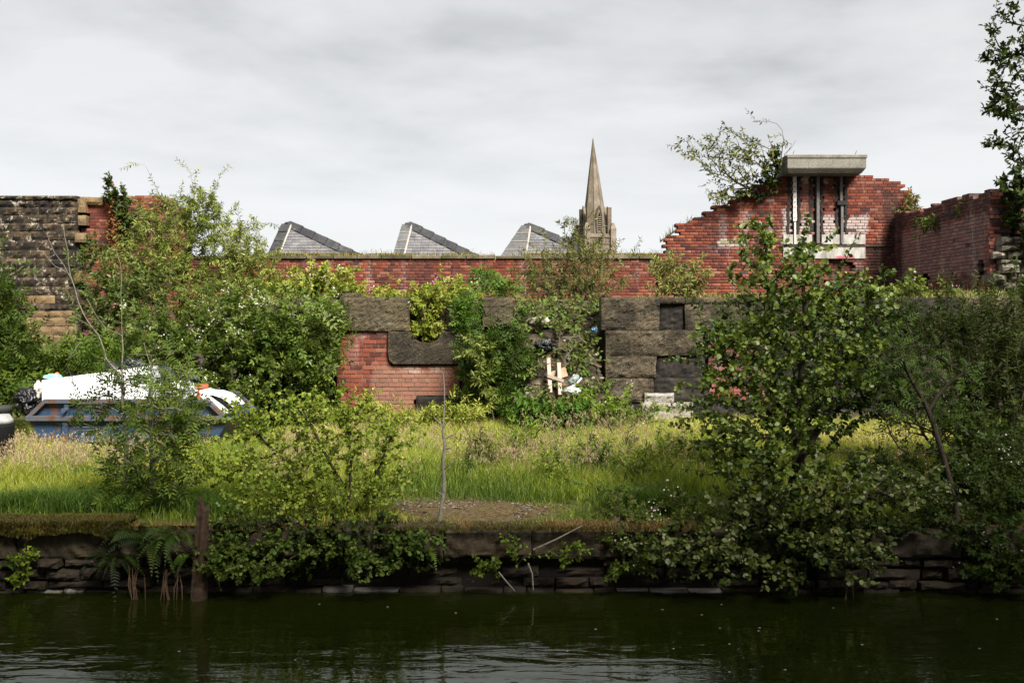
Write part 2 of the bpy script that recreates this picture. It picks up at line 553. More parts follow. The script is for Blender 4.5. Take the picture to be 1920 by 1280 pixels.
# ------------------------------------------------------------------ brickwork
def brick_mesh(length, h=0.066, d=0.10, e=0.004):
    v = [(e, 0, e), (length - e, 0, e), (length - e, 0, h - e), (e, 0, h - e),
         (0, e, 0), (length, e, 0), (length, e, h), (0, e, h), (0, d, 0), (length, d, 0), (length, d, h), (0, d, h)]
    f = [(0, 1, 2, 3), (0, 4, 5, 1), (1, 5, 6, 2), (2, 6, 7, 3), (3, 7, 4, 0), (4, 8, 9, 5), (5, 9, 10, 6), (6, 10, 11, 7), (7, 11, 8, 4)]
    return np.array(v), f


STR_V, BR_F = brick_mesh(0.214)
HED_V, _ = brick_mesh(0.102)
BR_TRI = []
for fc in BR_F:
    BR_TRI += [(fc[0], fc[1], fc[2]), (fc[0], fc[2], fc[3])]
BR_TRI = np.array(BR_TRI)


def brick_wall(name, label, origin, ang, u0, u1, v0, v1, mask, mats, mortar, seen=None, cat='wall', seed=1, n_ind=300, depth=0.34,
               course=0.075, root=None, group=None, stick=0.004, damage=0.0):
    """bricks laid in the plane through origin; local x runs along the wall, local -y faces out"""
    rs = random.Random(seed)
    ca, sa = math.cos(ang), math.sin(ang)
    o = Vector(origin)

    def W(u, y, v):
        return (o.x + u * ca - y * sa, o.y + u * sa + y * ca, o.z + v)
    if root is None:
        root = empty(name, W((u0 + u1) / 2, 0, v0), label, cat, group, 'thing')
    bricks, core = [], MB()
    rows = int(round((v1 - v0) / course))
    for r in range(rows):
        v = v0 + r * course
        header = r % 4 == 3
        step = 0.1125 if header else 0.225
        off = (0.056 if header else (0.1125 if r % 2 else 0.0)) + rs.uniform(-0.012, 0.012)
        u = u0 - step + off
        run = None
        while u < u1 + step:
            L = 0.102 if header else 0.214
            ok = u >= u0 - 0.02 and u + L <= u1 + 0.02 and mask(u + L / 2, v + 0.035)
            if not ok and u + L > u0 + 0.03 and u < u1 - 0.03 and (u < u0 or u + L > u1):
                # closer cut to the end of the wall
                a_, b_ = max(u, u0), min(u + L, u1)
                if b_ - a_ > 0.05 and mask((a_ + b_) / 2, v + 0.035):
                    bricks.append((a_ + 0.003, v, b_ - a_ - 0.006, rs.uniform(-stick, stick), rs.random()))
                    if run is None:
                        run = a_
                    last = b_
                    u += step
                    continue
            if ok:
                gone = damage and rs.random() < damage
                if not gone:
                    bricks.append((u, v, L, rs.uniform(-stick, stick), rs.random()))
                if run is None:
                    run = u
                last = u + L
            elif run is not None:
                core.add([W(run + .01, .012, v - .0045), W(last - .01, .012, v - .0045), W(last - .01, depth, v - .0045), W(run + .01, depth, v - .0045),
                          W(run + .01, .012, v + .0705), W(last - .01, .012, v + .0705), W(last - .01, depth, v + .0705), W(run + .01, depth, v + .0705)],
                         [(0, 3, 2, 1), (4, 5, 6, 7), (0, 1, 5, 4), (1, 2, 6, 5), (2, 3, 7, 6), (3, 0, 4, 7)])
                run = None
            u += step
        if run is not None:
            core.add([W(run + .01, .012, v - .0045), W(last - .01, .012, v - .0045), W(last - .01, depth, v - .0045), W(run + .01, depth, v - .0045),
                      W(run + .01, .012, v + .0705), W(last - .01, .012, v + .0705), W(last - .01, depth, v + .0705), W(run + .01, depth, v + .0705)],
                     [(0, 3, 2, 1), (4, 5, 6, 7), (0, 1, 5, 4), (1, 2, 6, 5), (2, 3, 7, 6), (3, 0, 4, 7)])
    if core.n:
        core.build('mortar', mortar, root)
    order = list(range(len(bricks)))
    rs.shuffle(order)
    if seen is not None:
        order.sort(key=lambda i: -seen(bricks[i][0] + bricks[i][2] / 2, bricks[i][1]))
    ind, rest = order[:n_ind], order[n_ind:]
    key = name + label
    ms = {}
    for i in ind:
        u, v, L, dy, r = bricks[i]
        kind = 'h' if L < 0.15 else 's'
        if kind not in ms:
            base = HED_V if kind == 'h' else STR_V
            me = bpy.data.meshes.new('brick')
            me.from_pydata([tuple(p) for p in base], [], BR_F)
            me.materials.append(mats[0])
            ms[kind] = me
        full = 0.102 if kind == 'h' else 0.214
        place('brick', ms[kind], None, root, W(u, dy, v), (rs.uniform(-.012, .012), rs.uniform(-.008, .008), ang + rs.uniform(-.01, .01)), (L / full, 1, 1))
    if rest:
        Vs, Fs, R = [], [], []
        n = 0
        for i in rest:
            u, v, L, dy, r = bricks[i]
            base = (HED_V if L < 0.15 else STR_V) * np.array([L / (0.102 if L < 0.15 else 0.214), 1, 1]) + np.array([u, dy, v])
            wv = np.stack([o.x + base[:, 0] * ca - base[:, 1] * sa, o.y + base[:, 0] * sa + base[:, 1] * ca, o.z + base[:, 2]], -1)
            Vs.append(wv)
            Fs.append(BR_TRI + n)
            R.append(np.full(len(wv), r))
            n += len(wv)
        V = np.concatenate(Vs) - np.array(root.location)
        me = fast_mesh('brickwork', V, np.concatenate(Fs), rnd=np.concatenate(R))
        ob = place('brickwork', me, mats[1], root, root.location)
        ob['kind'] = 'stuff'
    return root


def bm_pair(name, cols, **kw):
    return brick_mat(name, True, cols, **kw), brick_mat(name + '_mass', False, cols, **kw)


def interp_top(pts):
    xs_, ys_ = zip(*pts)
    return lambda u: float(np.interp(u, xs_, ys_))


# back wall -----------------------------------------------------------
BY = 25.0
S25 = F / BY


def X25(px):
    return (px - CX) / S25


def Z25(py):
    return ZC - (py - HY) / S25


back_m = bm_pair('back_wall_brick', RED, soot=0.38, white=0.3, moss=0.6, seed=3.0)
wall_top = Z25(486)
back = brick_wall('boundary_wall', 'long low red brick wall under a mossy coping, behind the terrace', (0, BY, 0), 0, X25(325), X25(1243), TZ - 0.1, wall_top,
                  lambda u, v: True, back_m, M['mortar_dark'], seen=lambda u, v: (u > X25(500)) * (v > 3.0) * random.Random(int(u * 977 + v * 131)).uniform(.5, 1), seed=11, damage=0.012)
# projecting brick course below the coping, then mossy coping stones
cop_mat = stone_mat('mossy_coping', (0.05, 0.04, 0.025), (0.12, 0.10, 0.06), (0.22, 0.18, 0.12), soot=0.35, moss=0.85, seed=5)
random.seed(4)
x = X25(325)
k = 0
while x < X25(1240):
    L = random.uniform(0.55, 0.8)
    mb = MB()
    mb.box(x, min(x + L - 0.012, X25(1243)), BY - 0.055, BY + 0.36, wall_top + 0.003, wall_top + 0.10 + random.uniform(-.02, .012))
    mb.build('coping_stone', cop_mat, back, bevel=0.015)
    x += L
    k += 1

# gable wall ----------------------------------------------------------
GY = 24.9
S24 = F / GY


def XG(px):
    return (px - CX) / S24


def ZG(py):
    return ZC - (py - HY) / S24


gtop = interp_top([(XG(a), ZG(c)) for a, c in [(1234, 468), (1240, 446), (1262, 430), (1290, 412), (1325, 398), (1345, 386), (1375, 372), (1400, 360), (1440, 340),
                                               (1468, 326), (1625, 326), (1666, 330), (1674, 340), (1690, 346), (1700, 352), (1715, 362), (1719, 378), (1728, 390), (1736, 410)]])
gr = random.Random(8)
RAILS = [(1489, 1481, 1495), (1532, 1523, 1539), (1577, 1571, 1584)]


def gable_mask(u, v):
    us = round(u / .33) * .33
    if v > gtop(us) - 0.02 + .10 * snoise((us, 0, 7), 3.1, 2):
        return False
    px = u * S24 + CX
    py = HY - (v - ZC) * S24
    for c, a, b2 in RAILS:                      # chases cut for the steel rails
        if a <= px <= b2 and 326 < py < 452:
            return False
    if 1552 < px < 1596 and 484 < py < 545:     # shallow blocked doorway
        return False
    return True


wx = lambda a: XG(a)
white = (0.42, 0.37, 0.35)
gable_masks = [(XG(1500), XG(1628), ZG(440), ZG(402), white, 0.75, 0), (XG(1466), XG(1486), ZG(440), ZG(395), white, 0.8, 0),
               (XG(1503), XG(1523), ZG(345), ZG(328), white, 0.8, 0), (XG(1541), XG(1556), ZG(346), ZG(334), white, 0.9, 0),
               (XG(1439), XG(1449), ZG(450), ZG(372), white, 0.35, 0), (XG(1396), XG(1406), ZG(452), ZG(395), white, 0.3, 0),
               (XG(1348), XG(1362), ZG(450), ZG(400), white, 0.25, 0), (XG(1345), XG(1405), ZG(466), ZG(451), (0.6, 0.56, 0.5), 0.45, 0),
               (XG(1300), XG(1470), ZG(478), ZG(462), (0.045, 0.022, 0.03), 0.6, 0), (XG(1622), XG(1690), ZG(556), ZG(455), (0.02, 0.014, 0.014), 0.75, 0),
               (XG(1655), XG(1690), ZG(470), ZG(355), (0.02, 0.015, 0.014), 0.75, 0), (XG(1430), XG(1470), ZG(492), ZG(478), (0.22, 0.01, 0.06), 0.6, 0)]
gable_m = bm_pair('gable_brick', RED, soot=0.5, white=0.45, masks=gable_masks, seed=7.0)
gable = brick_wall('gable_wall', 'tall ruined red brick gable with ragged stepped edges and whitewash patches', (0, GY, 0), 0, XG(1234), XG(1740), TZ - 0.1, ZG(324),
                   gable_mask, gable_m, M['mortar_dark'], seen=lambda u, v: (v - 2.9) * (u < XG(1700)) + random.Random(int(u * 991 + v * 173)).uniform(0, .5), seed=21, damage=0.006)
# dark backs of the chases
mb = MB()
for c, a, b2 in RAILS:
    mb.box(XG(a) - .05, XG(b2) + .05, GY + 0.10, GY + 0.2, ZG(455), ZG(326))
M['chase'] = plain_mat('dark_plaster', (0.04, 0.034, 0.031), 0.95, 0.1, var=0.6, scale=9, bumps=1.0, dirt=0.5, dirt_col=(0.01, 0.01, 0.01))
mb.build('chase_back', M['chase'], gable)
mb = MB()
mb.box(XG(1545), XG(1602), GY + 0.46, GY + 0.5, ZG(556), ZG(478))
mb.build('doorway_back', M['mortar_dark'], gable)
brick_wall('gable_wall', 'd', (0, GY + 0.11, 0), 0, XG(1545), XG(1600), TZ - 0.1, ZG(480), lambda u, v: True, gable_m, M['mortar_dark'], seed=22, root=gable, n_ind=0)
# ragged dark strips covering the brick teeth along the chases
for q, (c, a, b2) in enumerate(RAILS):
    rq = random.Random(90 + q)
    zs2 = np.linspace(ZG(452), ZG(327), 24)
    Lx = [XG(a - 5 - 5 * abs(snoise((0, zz3 * 2.2, q), 1.6, q)) + rq.uniform(-2, 2)) for zz3 in zs2]
    Rx = [XG(b2 + 4 + 5 * abs(snoise((3, zz3 * 2.2, q), 1.6, q + 5)) + rq.uniform(-2, 2)) for zz3 in zs2]
    V, Fc = [], []
    for i in range(24):
        cxx = XG(c)
        V += [(Lx[i], GY - .012, zs2[i]), (min(Lx[i] + .06, cxx - .03), GY - .014, zs2[i]), (cxx - .03, GY + .05, zs2[i]), (cxx + .03, GY + .05, zs2[i]), (max(Rx[i] - .06, cxx + .03), GY - .014, zs2[i]), (Rx[i], GY - .012, zs2[i]), (Lx[i], GY + .03, zs2[i]), (Rx[i], GY + .03, zs2[i])]
        if i:
            n0 = (i - 1) * 8
            Fc += [(n0 + k, n0 + k + 1, n0 + k + 9, n0 + k + 8) for k in range(5)] + [(n0 + 6, n0, n0 + 8, n0 + 14), (n0 + 5, n0 + 7, n0 + 15, n0 + 13)]
    MB().add(V, Fc).build('chase_render', M['chase'], gable)
# steel rails
steel_white = plain_mat('peeling_white_steel', (0.62, 0.60, 0.57), 0.6, 0.3, var=0.2, scale=18, dirt=0.15, dirt_col=(0.12, 0.06, 0.03))
steel_grey = plain_mat('grey_steel', (0.11, 0.10, 0.092), 0.6, 0.4, var=0.4, scale=18, dirt=0.5, dirt_col=(0.05, 0.03, 0.02))
for (c, y0, y1, wd, mt) in ((1489, 325, 415, 6, steel_white), (1489.5, 417, 458, 3, steel_white), (1532.5, 325, 456, 5.5, steel_grey), (1576, 325, 386, 4.5, steel_grey), (1577.5, 380, 456, 4.5, steel_grey)):
    mb = MB()
    a, c2 = XG(c - wd / 2), XG(c + wd / 2)
    mb.box(a, c2, GY - 0.075, GY - 0.06, ZG(y1), ZG(y0))           # flange
    mb.box((a + c2) / 2 - .008, (a + c2) / 2 + .008, GY - 0.06, GY + 0.02, ZG(y1), ZG(y0))
    mb.box(a, c2, GY + 0.02, GY + 0.035, ZG(y1), ZG(y0))
    rail = mb.build('steel_rail', mt, gable)
    if y1 == 415:
        for i in range(9):
            bb = MB()
            zb = ZG(332 + i * 9.5)
            bb.box((a + c2) / 2 - .014, (a + c2) / 2 + .014, GY - .083, GY - .0755, zb - .014, zb + .014)
            bo = bb.build('bolt', steel_grey, rail)
mb = MB()
mb.box(XG(1568), XG(1586), GY - 0.11, GY - 0.02, ZG(385), ZG(377))
mb.build('rail_bracket', plain_mat('black_iron', (0.012, 0.011, 0.010), 0.7, 0.3), gable)

# white painted lintel boards with a rail between, and a spray mark
m, nt, b, out = new_mat('white_painted_board')
geo = N(nt, 'ShaderNodeNewGeometry')
p = geo.outputs['Position']
st = N(nt, 'ShaderNodeMapping', Vector=p)
st.inputs['Scale'].default_value = (5, 5, 1.2)
c_ = ramp(nt, noise_tex(nt, st.outputs[0], 1.6, 7, 0.65), [(0.3, (0.13, 0.115, 0.09)), (0.48, (0.27, 0.25, 0.22)), (0.62, (0.38, 0.365, 0.34))])
c_ = mix(nt, math_(nt, 'MULTIPLY', box_mask(nt, p, XG(1562), XG(1603), ZG(487), ZG(479), soft=0.05, wob=0.05, scale=5), 0.9), c_, (0.36, 0.03, 0.08))
setc(nt, b, c_, 0.7, 0.25)
white_board_m = m
for (a, c2, y0, y1) in ((1468, 1522, 440, 458), (1540, 1622, 440, 458), (1468, 1622, 463, 485)):
    mb = MB()
    mb.box(XG(a), XG(c2), GY - 0.035, GY - 0.006, ZG(y1), ZG(y0))
    mb.build('painted_board', m, gable, bevel=0.004)
mb = MB()
mb.box(XG(1462), XG(1671), GY - 0.06, GY - 0.036, ZG(461.6), ZG(459.4))
mb.build('picture_rail', plain_mat('dark_rail', (0.05, 0.045, 0.04), 0.8, 0.2, var=0.5), gable)

# concrete slab on the gable
conc = stone_mat('weathered_concrete', (0.13, 0.12, 0.10), (0.19, 0.177, 0.15), (0.24, 0.228, 0.197), soot=0.12, moss=0.12, scale=0.8, obj_rnd=False, bumpd=0.006)
sl = empty('concrete_slab', P(1549, 326, 24.6), 'weathered grey concrete slab resting on top of the brick gable', 'slab')
YS = 24.25
SS = F / YS
xs_ = lambda a: (a - CX) / SS
zs_ = lambda a: ZC - (a - HY) / SS
mb = MB()
prof = [(0.10, zs_(324)), (0.0, zs_(315)), (0.0, zs_(297)), (-0.02, zs_(296.4)), (-0.02, zs_(290))]
xa, xb = xs_(1476), xs_(1625)
nprof = len(prof)
yb_ = GY + 0.45
# front profile swept along x, closed behind
mb.add([(xa + d * .6, YS + d, z) for d, z in prof] + [(xb - d * .9, YS + d, z) for d, z in prof] +
       [(xa - .02, yb_, prof[0][1]), (xb, yb_, prof[0][1]), (xa - .02, yb_, prof[-1][1]), (xb, yb_, prof[-1][1])],
       [(i, i + nprof, i + 1 + nprof, i + 1) for i in range(nprof - 1)] + [(0, 10, 11, 5), (4, 9, 13, 12), (10, 12, 13, 11), (0, 1, 2, 3, 4, 12, 10), (5, 11, 13, 9, 8, 7, 6)])
mb.build('slab_body', conc, sl, bevel=0.012)
for a in (1487, 1604):
    mb = MB()
    pt = P(a, 290, 24.45)
    mb.tube([pt, pt + np.array([.01, 0, .05]), pt + np.array([.035, 0, .10])], [.008, .008, .006], 5)
    mb.build('reinforcing_bar', steel_grey, sl)

# side wall -----------------------------------------------------------
SX = 9.53
side_masks = [(19.5, 22.0, 4.55, 5.3, (0.03, 0.022, 0.02), 0.7, 1), (22.0, 25.2, 4.6, 5.3, (0.03, 0.022, 0.02), 0.6, 1), (24.2, 25.2, 2.5, 5.0, (0.012, 0.01, 0.01), 0.8, 1),
              (20.0, 24.4, 3.3, 4.6, (0.30, 0.25, 0.24), 0.34, 1)]
side_m = bm_pair('side_wall_brick', PURPLE, soot=0.45, white=0.7, masks=side_masks, moss=0.4, seed=15.0)


def side_mask(u, v):        # u runs towards the viewer from the gable
    y = 25.0 - u
    if v > 5.03 + 0.05 * math.sin(y * 2.1) + 0.03 * math.sin(y * 7):
        return False
    px = CX + SX / y * F
    py = HY - (v - ZC) * F / y
    if 1831 < px < 1846 and 489 < py < 523:
        return False
    if 1716 < px < 1742 and 512 < py < 552:
        return False
    return True


side = brick_wall('side_wall', 'sooty purple-red brick return wall running from the gable towards the canal', (SX, 25.0, 0), -math.pi / 2, 0.15, 5.1, TZ - 0.1, 5.12,
                  side_mask, side_m, M['mortar_dark'], seen=lambda u, v: u + 0.4 * v, seed=31, damage=0.01, depth=0.45)
mb = MB()
mb.box(SX + 0.2, SX + 0.25, 19.9 + 0.1, 24.9, TZ, 4.6)
mb.build('wall_back', plain_mat('dark_interior', (0.01, 0.01, 0.01), 0.95, 0.05), side)

# broken end of the side wall: brick quoin above, torn rubble core below
EY = 19.88
SE = F / EY
XE = lambda a: (a - CX) / SE
ZE = lambda a: ZC - (a - HY) / SE
end_m = bm_pair('wall_end_brick', [(0.0, (0.05, 0.03, 0.028)), (0.4, (0.16, 0.05, 0.038)), (1.0, (0.34, 0.12, 0.075))], soot=0.45, white=0.3, moss=0.5, seed=19.0)
er = random.Random(3)


def end_mask(u, v):
    py = HY - (v - ZC) * SE
    px = u * SE + CX
    lim = 1882 + 10 * math.sin(v * 19) - max(0, py - 445) * 0.12
    if py < 392:
        return True
    if px > lim and py < 440:
        return px > 1915
    return px < lim


endw = brick_wall('broken_wall_end', 'torn end of the brick side wall with a hole and rubble core showing', (0, EY, 0), 0, SX + 0.01, SX + 1.6, TZ - 0.2, 5.08, end_mask, end_m, M['mortar_dark'], seed=41, damage=0.03, depth=0.25, stick=0.012)
mb = MB()
mb.box(SX + 0.12, SX + 1.6, EY + 0.26, EY + 0.5, TZ - 0.2, 5.0)
mb.build('wall_core', plain_mat('rubble_core', (0.03, 0.025, 0.02), 0.95, 0.1, var=0.6, scale=6, bumps=1.0), endw)


# ------------------------------------------------------------------ stones
def rock_mesh(seed, nu=5, nv=3, bulge=0.12, rough=0.10, depth=1.0):
    """unit block x,z in 0..1 with a rock face at y = 0 (towards -y), back at y = depth"""
    V, Fc = [], []
    rr = random.Random(seed)
    for j in range(nv + 1):
        for i in range(nu + 1):
            u, v = i / nu, j / nv
            e = min(u, 1 - u) * 4
            e2 = min(v, 1 - v) * 4
            k = min(1, e) * min(1, e2)
            y = -bulge * k - rough * k * snoise((u * 3.1, v * 2.3, seed * 1.37), 1.6, seed * 3.1) + rr.uniform(-.015, .015)
            V.append((u + (rr.uniform(-.02, .02) if 0 < i < nu else rr.uniform(-.006, .012)), y, v + (rr.uniform(-.03, .03) if 0 < j < nv else rr.uniform(-.02, .02))))
    w = nu + 1
    for j in range(nv):
        for i in range(nu):
            Fc.append((j * w + i, j * w + i + 1, (j + 1) * w + i + 1, (j + 1) * w + i))
    n0 = len(V)
    V += [(0, depth, 0), (1, depth, 0), (1, depth, 1), (0, depth, 1)]
    Fc.append((n0 + 1, n0, n0 + 3, n0 + 2))
    Fc.append(tuple([n0, n0 + 1] + [i for i in range(nu, -1, -1)]))
    Fc.append(tuple([n0 + 2, n0 + 3] + [nv * w + i for i in range(0, nu + 1)]))
    Fc.append(tuple([n0 + 3, n0] + [j * w for j in range(0, nv + 1)]))
    Fc.append(tuple([n0 + 1, n0 + 2] + [j * w + nu for j in range(nv, -1, -1)]))
    me = bpy.data.meshes.new('stone')
    me.from_pydata(V, [], Fc)
    me.update()
    return me


# left stone wall
soot_stone = stone_mat('sooty_sandstone', (0.018, 0.014, 0.010), (0.060, 0.043, 0.026), (0.17, 0.12, 0.07), soot=0.96, lichen=0.85, lichen_col=(0.36, 0.31, 0.25), seed=2.0, scale=1.3)
clean_stone = stone_mat('brown_sandstone', (0.10, 0.065, 0.032), (0.19, 0.125, 0.062), (0.28, 0.20, 0.11), soot=0.3, lichen=0.1, seed=12.0)
lw = empty('stone_wall', (X25(30), BY, GZ), 'tall soot-blackened coursed stone wall at the far left', 'wall', kind='thing')
mb = MB()
mb.box(X25(-260), X25(146), BY + 0.03, BY + 0.6, GZ - .1, Z25(371))
mb.build('wall_core', M['mortar_dark'], lw)
soot_var = [rock_mesh(s, bulge=.16, rough=.22) for s in range(7)]
for me in soot_var:
    me.materials.append(soot_stone)
clean_var = [rock_mesh(s + 20, bulge=.10, rough=.10) for s in range(4)]
for me in clean_var:
    me.materials.append(clean_stone)
rr = random.Random(5)
z = Z25(367)
row = 0
hs = [8, 13, 14.5, 15.5, 14.5, 17, 18.5, 16, 17, 18.5, 17, 17, 15.5, 13, 13, 16, 16, 15, 15, 15, 15]
while z > GZ and row < len(hs):
    h = hs[row] / S25
    x = X25(-255) - rr.uniform(0, .3)
    end = X25(146) + rr.choice((-.04, 0.05, .0))
    while x < end - 0.05:
        L = (rr.uniform(0.6, 1.0) if row == 0 else rr.uniform(0.28, 0.62))
        if end - (x + L) < 0.15:
            L = end - x
        me = (clean_var if row > 10 and rr.random() < (row - 9) * 0.16 else soot_var)
        me = me[rr.randrange(len(me))]
        y = BY - (0.05 if row == 0 else 0) + rr.uniform(-.025, .015)
        place('stone', me, None, lw, (x, y, z - h + 0.005), (0, 0, 0), (L - 0.012, 0.22, h - 0.010))
        x += L
    z -= h
    row += 1
# toothed quoins sticking out of the end
for (px, py, w, h) in ((146, 404, 15, 18), (140, 437, 22, 17), (146, 372, 14, 26), (138, 508, 16, 20)):
    p = P(px, py + h, BY - 0.12)
    place('quoin_stone', clean_var[rr.randrange(4)], None, lw, p, (0, 0, 0.05), (w / S25, 0.3, h / S25))

# brick stub of the tower beside it
def tower_mask(u, v):
    px = u * S25 + CX
    py = HY - (v - ZC) * S25
    top = float(np.interp(px, [150, 165, 190, 240, 246, 292, 300, 322, 326, 345], [392, 381, 374, 371, 364, 364, 371, 376, 388, 392]))
    if px < 156 + 6 * math.sin(py * .33) and py > 375:
        return False
    return py > top


tower_m = bm_pair('tower_brick', RED, soot=0.65, white=0.3, moss=0.4, seed=23.0)
tw = brick_wall('brick_stub', 'broken dark red brick pier beside the blackened stone wall', (0, BY + 0.06, 0), 0, X25(150), X25(345), Z25(640), Z25(362), tower_mask, tower_m, M['mortar_dark'],
                seen=lambda u, v: v, seed=51, damage=0.02, depth=0.6, stick=0.012, cat='wall')
mb = MB()
mb.box(X25(140), X25(343), BY + 0.35, BY + 0.6, GZ - .1, Z25(400))
mb.box(X25(343), X25(540), BY + 0.35, BY + 0.6, GZ - .1, TZ)
mb.build('pier_base', M['mortar_dark'], tw)
for (px, py, w, h) in ((150, 369, 42, 14), (196, 369, 28, 9), (222, 366, 24, 8), (302, 371, 19, 14)):
    p = P(px, py + h, BY - 0.02)
    place('cap_stone', clean_var[rr.randrange(4)], None, tw, p, (0, 0.03, 0), (w / S25, 0.4, h / S25))

# rubble core stones at the broken end wall on the right
grey_stone = stone_mat('grey_rubble_stone', (0.06, 0.052, 0.04), (0.17, 0.15, 0.115), (0.32, 0.285, 0.225), soot=0.3, moss=0.25, seed=31.0)
grey_var = [rock_mesh(s + 40, bulge=.25, rough=.3) for s in range(6)]
for me in grey_var:
    me.materials.append(grey_stone)
rr = random.Random(77)
py = 442
while py < 575:
    h = rr.uniform(9, 19)
    px = 1862 + rr.uniform(0, 22) + max(0, 470 - py) * 0.3
    while px < 2040:
        w = rr.uniform(18, 40)
        p = P(px, py + h, EY - rr.uniform(0.05, 0.22))
        place('core_stone', grey_var[rr.randrange(6)], None, endw, p, (rr.uniform(-.05, .05), rr.uniform(-.08, .08), rr.uniform(-.15, .15)), ((w - 2) / SE, 0.4, (h - 1.5) / SE))
        px += w
    py += h


# ------------------------------------------------------------------ terrace retaining wall
YT = TERR_Y
ST = F / YT
XT = lambda a: (a - CX) / ST
ZT = lambda a: ZC - (a - HY) / ST
big_stone = stone_mat('tooled_gritstone', (0.034, 0.027, 0.018), (0.105, 0.082, 0.052), (0.20, 0.158, 0.10), soot=0.8, lichen=0.35, lichen_col=(0.20, 0.175, 0.135), moss=0.15, seed=4.0, tool=1.0, bumpd=0.10)
tan_stone = stone_mat('tooled_tan_stone', (0.055, 0.045, 0.027), (0.12, 0.094, 0.055), (0.18, 0.145, 0.09), soot=0.55, lichen=0.1, moss=0.3, seed=6.0, tool=1.0, bumpd=0.10)
black_stone = stone_mat('blackened_stone', (0.012, 0.011, 0.009), (0.024, 0.02, 0.016), (0.06, 0.05, 0.04), soot=0.8, lichen=0.25, lichen_col=(0.12, 0.11, 0.10), seed=9.0, tool=0.5)


def big_block(parent, x0, x1, y0, y1, yf, mat, name='stone_block', depth=0.55, seed=0, amp=0.02):
    """large tooled block seen at pixels x0..x1, y0..y1 with its face at depth yf"""
    nu, nv = max(4, int((x1 - x0) / 5)), max(3, int((y1 - y0) / 5))
    a, b2 = P(x0, y1, yf), P(x1, y0, yf)
    V, Fc = [], []
    for j in range(nv + 1):
        for i in range(nu + 1):
            u, v = i / nu, j / nv
            px_, pz = a[0] + (b2[0] - a[0]) * u, a[2] + (b2[2] - a[2]) * v
            e = min(1, min(u, 1 - u) * nu / 1.0, min(v, 1 - v) * nv / 1.0)
            nse = snoise((px_, pz, seed), 5.0, seed) * .6 + snoise((px_, pz, seed), 14.0, seed) * .5
            dx = snoise((pz, seed, 0), 6, 1) * .012 if i in (0, nu) else 0
            dz = snoise((px_, seed, 3), 6, 2) * .012 if j in (0, nv) else 0
            V.append((px_ + dx, yf + 0.018 * (1 - e) - amp * e * nse, pz + dz))
    w = nu + 1
    for j in range(nv):
        for i in range(nu):
            Fc.append((j * w + i, j * w + i + 1, (j + 1) * w + i + 1, (j + 1) * w + i))
    per = [i for i in range(nu + 1)] + [j * w + nu for j in range(1, nv + 1)] + [nv * w + i for i in range(nu - 1, -1, -1)] + [j * w for j in range(nv - 1, 0, -1)]
    n0 = len(V)
    V += [(V[i][0], yf + depth, V[i][2]) for i in per]
    m_ = len(per)
    for q in range(m_):
        Fc.append((per[q], n0 + q, n0 + (q + 1) % m_, per[(q + 1) % m_]))
    Fc.append(tuple(n0 + q for q in range(m_)))
    mb = MB().add(V, Fc)
    return mb.build(name, mat, parent)


pier_masks = [(XT(690), XT(850), ZT(790), ZT(682), (0.25, 0.145, 0.10), 0.6, 0), (XT(735), XT(830), ZT(700), ZT(684), (0.5, 0.4, 0.33), 0.5, 0),
              (XT(655), XT(728), ZT(630), ZT(620), (0.42, 0.33, 0.3), 0.5, 0)]
pier_m = bm_pair('pier_brick', PIER, soot=0.12, white=0.35, masks=pier_masks, seed=27.0)
pier = empty('brick_pier', (XT(745), YT, GZ), 'red brick pier capped by tooled stone blocks, one with a U-shaped notch', 'wall', kind='thing')


def pier_mask(u, v):
    px = u * ST + CX
    py = HY - (v - ZC) * ST
    if px > 737 and py < 684:
        return False
    if px > 862:
        return False
    if px > 776 + (790 - py) * .12 and py > 742:
        return False
    return py > 622


brick_wall('brick_pier', 'x', (0, YT + 0.02, 0), 0, XT(631), XT(862), GZ - 0.05, ZT(621), pier_mask, pier_m, M['mortar'], seed=61, root=pier, stick=0.003, depth=0.5)
big_block(pier, 640.5, 766, 557, 620, YT - 0.06, tan_stone, seed=3, amp=.05)
big_block(pier, 641, 672, 549, 559, YT - 0.04, tan_stone, seed=5, depth=.3)
big_block(pier, 864, 905, 690, 742, YT + 0.05, big_stone, seed=8)
big_block(pier, 780, 892, 743, 800, YT - 0.08, black_stone, seed=9)
big_block(pier, 905, 961, 557, 612, YT, tan_stone, seed=11, amp=.05)
big_block(pier, 862, 962, 622, 690, YT + 0.1, black_stone, seed=12)
# the notched block
notch = [(728, 621), (770, 622), (776, 634), (784, 641), (796, 643), (812, 642), (820, 638), (826, 628), (829, 622), (866, 622), (866, 683), (762, 683), (738, 683), (730, 676), (727, 660)]
poly = [(XT(a), ZT(c)) for a, c in notch][::-1]
mb = MB()
mb.prism(poly, YT - 0.05, YT + 0.5)
mb.build('notched_stone', big_stone, pier, bevel=0.012)
# stone block left of the pier, its brick recess
recess = empty('recessed_wall', (XT(575), YT + 0.5, GZ), 'shaded brick recess under a rough stone block, half hidden by brambles', 'wall', kind='thing')
brick_wall('recessed_wall', 'y', (0, YT + 0.75, 0), 0, XT(505), XT(632), GZ - 0.05, ZT(612), lambda u, v: True, bm_pair('recess_brick', PURPLE, soot=0.6, white=0.2, seed=33), M['mortar_dark'], seed=71, root=recess, n_ind=200)
big_block(recess, 514, 639, 562, 622, YT + 0.02, tan_stone, seed=14, depth=0.9, amp=.04)

# right-hand retaining wall of big blocks
rw = empty('retaining_wall', (XT(1400), YT, GZ), 'retaining wall of huge tooled gritstone blocks right of the rubbish gap', 'wall', kind='thing')
mb = MB()
mb.box(XT(1140), XT(2150), YT + 0.45, YT + 0.75, GZ - .1, ZT(562))
mb.build('wall_core', plain_mat('dark_core', (0.02, 0.017, 0.014), 0.95, 0.1), rw)
